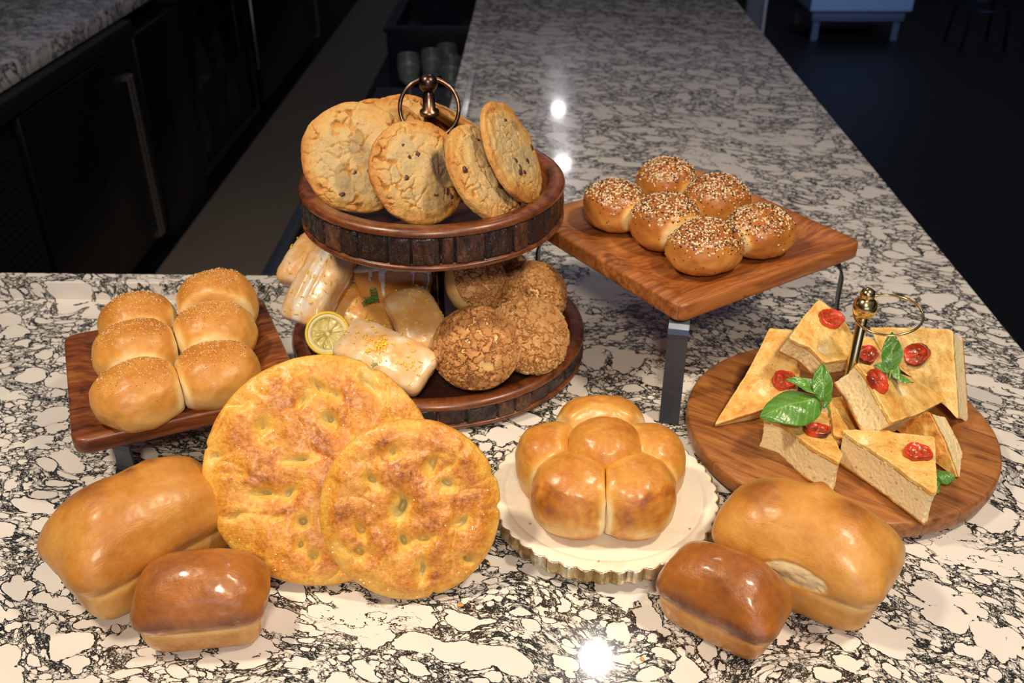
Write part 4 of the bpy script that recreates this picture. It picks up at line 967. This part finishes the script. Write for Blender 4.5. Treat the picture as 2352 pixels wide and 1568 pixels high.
# lemon slice standing against the front loaf
ln = nrm((.10, -.80, .58)); lc = at(753, 766, .072); R3 = frame(x=(1, .15, .1), z=ln)
le = empty('lemon_slice', 'round yellow lemon slice propped between the glazed loaves', 'lemon slice', lc, R3)
MB().lathe([(.0258, -.003), (.0285, -.0035), (.0296, -.001), (.0296, .0025), (.0285, .0042), (.0262, .0044), (.0258, .0030)], n=60).obj('rind', M['rind'], le)
MB().lathe([(0, -.0025), (.0265, -.0025), (.0265, .0032), (.0222, .0036), (.0215, .0022), (0, .0022)], n=60).obj('pith', M['pith'], le)
for k in range(9):
    a0, a1 = k * 2 * math.pi / 9 + .05, (k + 1) * 2 * math.pi / 9 - .05; V = []; m_ = 10; rr = [.0025, .008, .014, .019, .0212]
    for z in (0, 1):
        for r_ in rr:
            for t_ in np.linspace(a0 + .12 * (r_ < .005), a1 - .12 * (r_ < .005), m_): V.append([r_ * math.cos(t_), r_ * math.sin(t_), .0021 + z * (.0013 + .0005 * math.sin(r_ * 900 + t_ * 20))])
    Fc = []
    for i in range(4):
        for j in range(m_ - 1): q = i * m_ + j + 50; Fc.append([q, q + m_, q + m_ + 1, q + 1])
    bd_ = [(0, j) for j in range(m_)] + [(i, m_ - 1) for i in range(1, 5)] + [(4, j) for j in range(m_ - 2, -1, -1)] + [(i, 0) for i in range(3, 0, -1)]
    bi = [i * m_ + j for i, j in bd_]; Fc += [[bi[k2], bi[(k2 + 1) % len(bi)], bi[(k2 + 1) % len(bi)] + 50, bi[k2] + 50] for k2 in range(len(bi))]
    mesh('lemon_segment', V, Fc, M['flesh'], le)

def puff(label, c, nz, R, seed, xd=None, cover=-.05, group='crackle-topped puffs in the lower tray', squash=.82, dark=0.0):
    R3 = frame(x=xd, z=nz); o_ = empty('crackle_puff', label, 'pastry', np.array(c), R3, group)
    D, Fc = qsphere(56); V = D * np.array([R, R, R * squash]); V = V + D * (fbm(V, 24, seed, 3) * .003)[:, None]
    mesh('bun', V, Fc, M['puff'], o_, {'bake': .35 + .3 * fbm(V, 24, seed + 1, 3) + .3 * sstep(0, -1, D[:, 2])})
    D, Fc = qsphere(100); V = D * np.array([R, R, R * squash]); V = V + D * (fbm(V, 24, seed, 3) * .003)[:, None]
    rg = np.random.RandomState(seed); sd = rg.normal(size=(330, 3)); sd /= np.linalg.norm(sd, axis=1)[:, None]; sd = sd * np.array([R, R, R * squash])
    Pw = V + np.stack([fbm(V, 120, seed + k, 3, .6) for k in (1, 2, 3)], 1) * .009
    F1, F2, K = cells(Pw, sd); cr = sstep(.0020, .0001, F2 - F1); tone = rg.uniform(-1, 1, 330)[K]
    fl = fbm(V, 60, seed + 5, 3, .6)
    off = .0030 + .0011 * tone + fl * .0014 + fbm(V, 240, seed + 7, 2) * .0006 - cr * .0034
    keep = D[:, 2] > cover + .12 * fbm(V, 30, seed + 6, 3); fk = keep[Fc].all(1); used = np.unique(Fc[fk]); mp = -np.ones(len(V), int); mp[used] = np.arange(len(used))
    edge = sstep(cover - .05, cover + .12, D[used, 2])
    Vt = V[used] + D[used] * (off[used] * edge + .0001)[:, None]
    bk = .64 - dark + .10 * tone[used] - .48 * cr[used] + .32 * fl[used] + .10 * sstep(.9, .3, D[used, 2])
    mesh('crackle_topping', Vt, mp[Fc[fk]], M['craquelin'], o_, {'bake': bk})
puff('crackle puff tipped on its side showing pale bun, highest under the upper tray', at(1092, 650, .115), (.72, -.35, .60), .046, 5, cover=.10, dark=.10)
puff('crackle puff at the back right rim of the lower tray', at(1222, 676, .082), (.2, -.35, .9), .047, 15, dark=.08)
puff('pale crackle puff with honeycomb cracks at the right front of the lower tray', at(1215, 772, .078), (.30, -.55, .78), .051, 25, squash=.74)
puff('dark brown crackle puff nearest the front rim of the lower tray', at(1096, 802, .080), (-.05, -.52, .85), .0545, 35, squash=.85, dark=.16)
puff('crackle puff barely showing behind the tipped puff', at(1150, 622, .085), (.3, .2, .9), .042, 45)

# ------------------------------------------------------------------ focaccia slices on the round board
def ring_poly(P, n, rad):
    """closed polygon -> n evenly spaced points with rounded corners"""
    P = np.array(P, float); m = len(P); pts = []
    for i in range(m):
        a, b, c = P[i - 1], P[i], P[(i + 1) % m]; u = nrm(a - b); v = nrm(c - b); r = min(rad, .4 * np.linalg.norm(a - b), .4 * np.linalg.norm(c - b))
        for t in np.linspace(0, 1, 6): pts.append((1 - t) ** 2 * (b + u * r) + 2 * t * (1 - t) * b + t ** 2 * (b + v * r))
    pts = np.array(pts); seg = np.linalg.norm(np.roll(pts, -1, 0) - pts, axis=1); s = np.concatenate([[0], np.cumsum(seg)])
    q = np.linspace(0, s[-1], n, endpoint=False); ext = np.vstack([pts, pts[:1]])
    return np.stack([np.interp(q, s, ext[:, 0]), np.interp(q, s, ext[:, 1])], 1)
def slab(ring, z0, z1, lev, rings, disp, fz):
    n = len(ring); c = ring.mean(0); V = []
    for k in range(rings, 0, -1): V.append(np.hstack([c + (ring - c) * (k / rings) ** .85 * 1.0, np.full((n, 1), z1)]) if k < rings else np.hstack([ring, np.full((n, 1), z1)]))
    V = V[::-1]; top_n = len(V)
    for j in range(1, lev + 1): V.append(np.hstack([ring, np.full((n, 1), z1 + (z0 - z1) * j / lev)]))
    for k in range(rings - 1, 0, -1): V.append(np.hstack([c + (ring - c) * (k / rings) ** .85, np.full((n, 1), z0)]))
    A = np.concatenate(V); R = len(V); i = np.arange(n); F_ = [np.stack([r * n + i, (r + 1) * n + i, (r + 1) * n + (i + 1) % n, r * n + (i + 1) % n], 1) for r in range(R - 1)]
    A, dd = disp(A, c, top_n * n); Fl = np.concatenate(F_).tolist()
    A = np.vstack([A, A[:n].mean(0), A[-n:].mean(0)]); t_, b_ = len(A) - 2, len(A) - 1
    for j in range(n): Fl.append([t_, j, (j + 1) % n]); Fl.append([b_, (R - 1) * n + (j + 1) % n, (R - 1) * n + j])
    return A, Fl, (None if dd is None else np.concatenate([dd, [dd[:n].mean(), dd[-n:].mean()]]))
def tomato(parent, p, R3, s, seed, char=.3, ell=1.2, label=None):
    n, m = 40, 22; rg = np.random.RandomState(seed); V = []; ch = []; we = []
    prof = [(0, 0)] + [(k / 12, 0) for k in range(1, 12)] + [(1.0, .02), (1.04, -.10), (1.02, -.28), (.94, -.46), (.8, -.6), (.6, -.7), (.35, -.76), (.1, -.78)]
    A = np.linspace(0, 2 * math.pi, n, endpoint=False)
    for k, (r, z) in enumerate(prof):
        for a in A:
            x, y = r * math.cos(a), r * math.sin(a); q = 1.0 + .05 * math.sin(3 * a + seed) + .04 * math.sin(5 * a + 2 * seed)
            zz = z; wet = 0
            if k < 12:
                w_ = (r < .78) * (1 - abs(math.sin(a * 1.0 + seed)) ** 8 * (r > .15)); wet = w_ * min(1, (.80 - r) * 8) if r < .8 else 0; wet = max(0, wet)
                zz = -.18 * wet + .10 * math.exp(-((r - .93) / .09) ** 2)
            V.append([x * q * ell, y * q, zz]); we.append(wet); ch.append(math.exp(-((r - 1.0) / .10) ** 2) * (k < 15) * max(0, min(1, .5 + char + 1.0 * math.sin(2 * a + seed * 1.7))) * (.4 + char))
    V = np.array(V) * s * np.array([1.04, 1.04, 1.5]); V = V + nrm_rows(V + 1e-6) * (fbm(V, 240, seed, 3) * s * .14)[:, None]; R_ = len(prof); i = np.arange(n)
    F_ = np.concatenate([np.stack([r * n + i, r * n + (i + 1) % n, (r + 1) * n + (i + 1) % n, (r + 1) * n + i], 1)[:, ::-1] for r in range(1, R_ - 1)]).tolist()
    F_ += [[0, n + j, n + (j + 1) % n] for j in range(n)]; F_ += [[(R_ - 1) * n + j for j in range(n)]]
    ch = np.array(ch) + .6 * char * sstep(.1, .5, fbm(V, 200, seed + 3, 2))
    o = mesh('tomato_half', V, F_, M['tomato'], parent, {'char': np.clip(ch, 0, 1), 'wet': we}, local=M4(p, R3))
    if label: o['label'] = label
    return o
def wedge(label, px, ref, nz, th, seed, toms=(), bake=.42, dents=(), group='focaccia slices piled on the round board'):
    """px: outline of the top crust in photograph positions; ref = (px, py, z) one point of its plane; nz its normal"""
    nz = nrm(nz); p0 = at(*ref); W = np.array([at_plane(x, y, p0, nz) for x, y in px]); c = W.mean(0)
    R3 = frame(x=W[1] - W[0], z=nz); o_ = empty('focaccia_slice', label, 'bread slice', c - nz * th, R3, group)
    L = (W - c) @ R3; P = L[:, :2]
    if ((P * np.roll(P, -1, 0)[:, ::-1]) @ [1, -1]).sum() < 0: P = P[::-1]
    ring = ring_poly(P, 260, .0035); tc, tb = .0038, .0022
    def rag(A, c_, amp, sd, sc=150):
        d = A[:, :2] - c_; r = np.linalg.norm(d, axis=1) + 1e-6; A[:, :2] += d / r[:, None] * (fbm(A, sc, sd, 3, .65) * amp)[:, None]; return A
    def d_crumb(A, c_, nt): A = rag(A, c_, .0016, seed, 240); A = rag(A, c_, .0007, seed + 3, 60); z = A[:, 2] / th; A[:, :2] = c_ + (A[:, :2] - c_) * (1 - .04 * np.sin(np.clip(z, 0, 1) * math.pi))[:, None]; return A, None
    A, Fl, _ = slab(ring, tb, th - tc, 26, 3, d_crumb, 0); mesh('crumb', A, Fl, M['crumb'], o_)
    dn = [(*((at_plane(x, y, p0, nz) - c) @ R3)[:2], r_) for (x, y, r_) in dents]
    def d_top(A, c_, nt):
        A = rag(A, c_, .0012, seed + 7, 90); t_ = A[:, 2] > th - tc * .5; rr = np.linalg.norm(A[:, :2] - c_, axis=1)
        f = fbm(A * [1, 1, 0], 42, seed, 3); dz = f * .0030 + fbm(A, 150, seed + 2, 2) * .0006; pale = np.zeros(len(A))
        for (x, y, r_) in dn:
            e = np.hypot(A[:, 0] - x, A[:, 1] - y) / r_; dz = dz - .006 * np.exp(-e ** 2); pale = np.maximum(pale, np.exp(-e ** 2))
        edge = np.zeros(len(A)); edge[nt - len(ring) * 3:nt] = 1
        A[:nt, 2] += dz[:nt] + .0005; A[nt:, 2] += np.minimum(dz[nt:], 0)
        return A, bake + .45 * f + .25 * fbm(A, 90, seed + 4, 3) - .45 * pale - .12 * edge
    A, Fl, bk = slab(ring * .997, th - tc - .001, th, 4, 34, d_top, 0); mesh('top_crust', A, Fl, M['wedge_crust'], o_, {'bake': bk})
    def d_bot(A, c_, nt): A = rag(A, c_, .0012, seed + 9, 90); return A, .78 + .2 * fbm(A, 60, seed, 3)
    A, Fl, bk = slab(ring * 1.0, 0, tb + .0005, 2, 6, d_bot, 0); mesh('bottom_crust', A, Fl, M['wedge_crust'], o_, {'bake': bk})
    for k, (x, y, s_, an, chr_, el) in enumerate(toms):
        q = (at_plane(x, y, p0, nz) - c) @ R3; rz = np.array(Matrix.Rotation(an, 3, 'Z'))
        tomato(o_, (q[0], q[1], th + .0055), rz, s_, seed + k, chr_, el)
    return o_
wedge('focaccia slice lying flat at the front middle, tomato near its right edge', [(1931, 986), (2040, 990), (2147, 1002), (2153, 1128), (2143, 1133), (2040, 1058)], (2145, 1131, .076), (0, 0, 1), .0440, 3, [(2106, 1044, .0125, .1, .15, 1.15)], bake=.38, dents=[(1985, 1010, .009)])
wedge('focaccia slice at the front left under the big basil leaf, tomato on its right', [(1752, 960), (1800, 948), (1902, 945), (1905, 990), (1936, 1045), (1928, 1062), (1860, 1025), (1800, 975)], (1925, 1060, .073), (.05, .10, .99), .041, 13, [(1876, 994, .0115, -.5, .5, 1.25)], bake=.42, dents=[(1830, 965, .010)])
wedge('focaccia slice at the right lying tilted with its brown crust to the left', [(2050, 978), (2098, 958), (2134, 944), (2168, 1010), (2200, 1098), (2165, 1075)], (2198, 1096, .034), (-.70, -.50, .50), .046, 23, bake=.62)
wedge('large focaccia slice standing at the back right with a dark roasted tomato', [(1996, 752), (2100, 752), (2188, 757), (2202, 965), (2180, 940), (2096, 868), (2030, 820)], (2200, 960, .050), (-.62, -.55, .56), .046, 33, [(2107, 815, .0135, .4, .75, 1.1)], bake=.30, dents=[(2060, 800, .006)])
wedge('focaccia slice behind the brass post with a nearly hidden dark tomato', [(1940, 800), (1990, 772), (2045, 800), (2060, 860), (1975, 870)], (1990, 830, .070), (-.1, -.45, .88), .035, 43, [(1990, 816, .0125, 1.2, .6, 1.0)], bake=.40)
wedge('focaccia slice leaning at the far left with a red tomato behind the basil', [(1768, 752), (1822, 757), (1838, 860), (1830, 905), (1745, 944), (1640, 976), (1672, 925), (1712, 862), (1745, 800)], (1640, 976, .036), (-.12, -.42, .90), .034, 53, [(1800, 876, .0125, .3, .1, 1.1)], bake=.44, dents=[(1752, 895, .009)])
wedge('small focaccia slice low in the middle of the pile with little showing', [(1905, 915), (1960, 905), (1985, 960), (1945, 1010), (1915, 1000)], (1930, 990, .060), (.35, -.25, .90), .026, 63, bake=.45)
wedge('topmost right focaccia slice with a bright tomato, resting across the pile', [(1967, 832), (2040, 850), (2117, 874), (2170, 920), (2110, 950), (2050, 970), (2030, 935), (1995, 870)], (2045, 965, .096), (.50, -.22, .84), .040, 73, [(2012, 877, .0125, 1.3, .35, 1.25)], bake=.42, dents=[(2075, 895, .010)])
wedge('topmost left focaccia slice pointing upward with a bright red tomato', [(1882, 686), (1935, 725), (1962, 775), (1971, 815), (1965, 824), (1893, 832), (1862, 800), (1812, 776), (1845, 728)], (1893, 832, .118), (.22, -.40, .89), .030, 83, [(1907, 735, .0125, .9, .1, 1.2)], bake=.38, dents=[(1895, 800, .010)])

# ------------------------------------------------------------------ basil
def leaf(parent, base, tip, width, nup, curl=.012, cup=.25, seed=1, roll=0.0, name='leaf'):
    base, tip = np.array(base, float), np.array(tip, float); Ln = np.linalg.norm(tip - base); R3 = frame(x=tip - base, z=nup)
    ax = nrm(tip - base); up_ = nrm(np.array(nup) - ax * np.dot(nup, ax)); sd = np.cross(up_, ax)
    V = []; ve = []; nu, nv = 36, 26
    for i in range(nu + 1):
        u = i / nu; w_ = width / 2 * (math.sin(math.pi * u ** .78) ** .75 if 0 < u < 1 else 0.02)
        for j in range(nv + 1):
            v = j / nv * 2 - 1; ph = u * 7 - abs(v) * 1.6; rib = abs((ph % 1) - .5) * 2
            h = -curl * (2 * u - 1) ** 2 + cup * w_ * abs(v) ** 1.5 * (1 if roll == 0 else -roll) + .0016 * math.sin(rib * math.pi) * (1 - abs(v) ** 3) * min(1, w_ / width * 3) + .0010 * math.sin(u * 13 + v * 4 + seed)
            V.append(base + ax * Ln * u + sd * v * w_ + up_ * h); ve.append(max(math.exp(-(v / .05) ** 2), .8 * math.exp(-(rib / .16) ** 2)))
    F_ = [[i * (nv + 1) + j, (i + 1) * (nv + 1) + j, (i + 1) * (nv + 1) + j + 1, i * (nv + 1) + j + 1] for i in range(nu) for j in range(nv)]
    V = np.array(V); inv = parent.matrix_world.inverted(); Rm = np.array(inv.to_3x3()); V = V @ Rm.T + np.array(inv.translation)
    o = mesh(name, V, F_, M['leaf'], parent, {'vein': ve}); md = o.modifiers.new('thick', 'SOLIDIFY'); md.thickness = .0005; return o
def sprig(label, node, leaves, stem):
    o_ = empty('basil_sprig', label, 'herb', node); node = np.array(node)
    for (b, t, w_, up_, cu, cp, rl) in leaves: leaf(o_, b, t, w_, up_, cu, cp, len(label), rl)
    MB().tube([np.array(q) - node for q in stem], .0012, 8).obj('stem', M['stem'], o_); return o_
nd = at(1893, 905, .106)
sprig('large basil sprig with one broad glossy leaf at the left of the slices', nd,
      [(at(1888, 908, .106), at(1748, 950, .096), .050, (.1, -.25, 1), .006, -.35, 0),
       (nd, at(1808, 868, .120), .018, (0, -.4, 1), .003, .5, 0),
       (at(1893, 922, .104), at(1886, 834, .135), .022, (-.35, -.8, .3), .004, .35, 0),
       (at(1898, 935, .100), at(1900, 865, .116), .014, (.5, -.7, .3), .003, .3, 0)],
      [nd, at(1898, 925, .100), at(1906, 946, .093)])
nd = at(2046, 850, .113)
sprig('small pale basil sprig standing above the topmost right slice', nd,
      [(nd, at(2050, 762, .150), .023, (-.2, -.85, .3), .004, .35, 0), (nd, at(2010, 838, .120), .014, (-.1, -.6, .8), .002, .4, 0), (at(2052, 842, .114), at(2090, 886, .104), .015, (.5, -.5, .6), -.006, -.6, 0), (nd, at(2030, 815, .122), .010, (0, -.7, .6), .002, .3, 0)],
      [nd, at(2044, 862, .108), at(2042, 872, .104)])
nd = at(2152, 1092, .040)
sprig('basil tip peeking out beside the front middle slice at the lower right', nd,
      [(nd, at(2196, 1094, .040), .018, (.1, -.4, .9), .002, -.4, 0), (nd, at(2158, 1132, .034), .011, (.7, -.4, .5), .002, -.4, 0)], [nd, nd + [-.004, .002, -.006]])

# crumbs fallen on the counter and the plate
for k, (x, y, z, s_, lab) in enumerate([(1057, 1392, 0, .0032, 'orange bread crumb on the counter below the smaller round focaccia'), (1083, 1397, 0, .0013, 'tiny crumb right of the orange crumb on the counter'),
        (1476, 1515, 0, .0022, 'flat brown crumb on the counter left of the small right loaf'), (1122, 1295, 0, .002, 'pale crumb on the counter left of the marble plate'),
        (1375, 1290, .0292, .0014, 'brown crumb on the front of the marble plate'), (1585, 1215, .0292, .0013, 'brown crumb on the right of the marble plate'), (1218, 1204, .0292, .0016, 'flat crumb on the left of the marble plate')]):
    D, Fc = qsphere(5); p = at(x, y, z); V = D * np.array([s_, s_ * .7, s_ * .5]); V = V + D * fbm(V, 400, k + 1, 2)[:, None] * s_ * .5
    V[:, 2] -= V[:, 2].min()
    o = mesh('bread_crumb', V, Fc, M['cake'], None, {'bake': np.full(len(V), .5)}); o.location = p + [0, 0, .0001]; o.rotation_euler = (0, 0, k * 1.1)
    tag(o, lab, 'crumb')
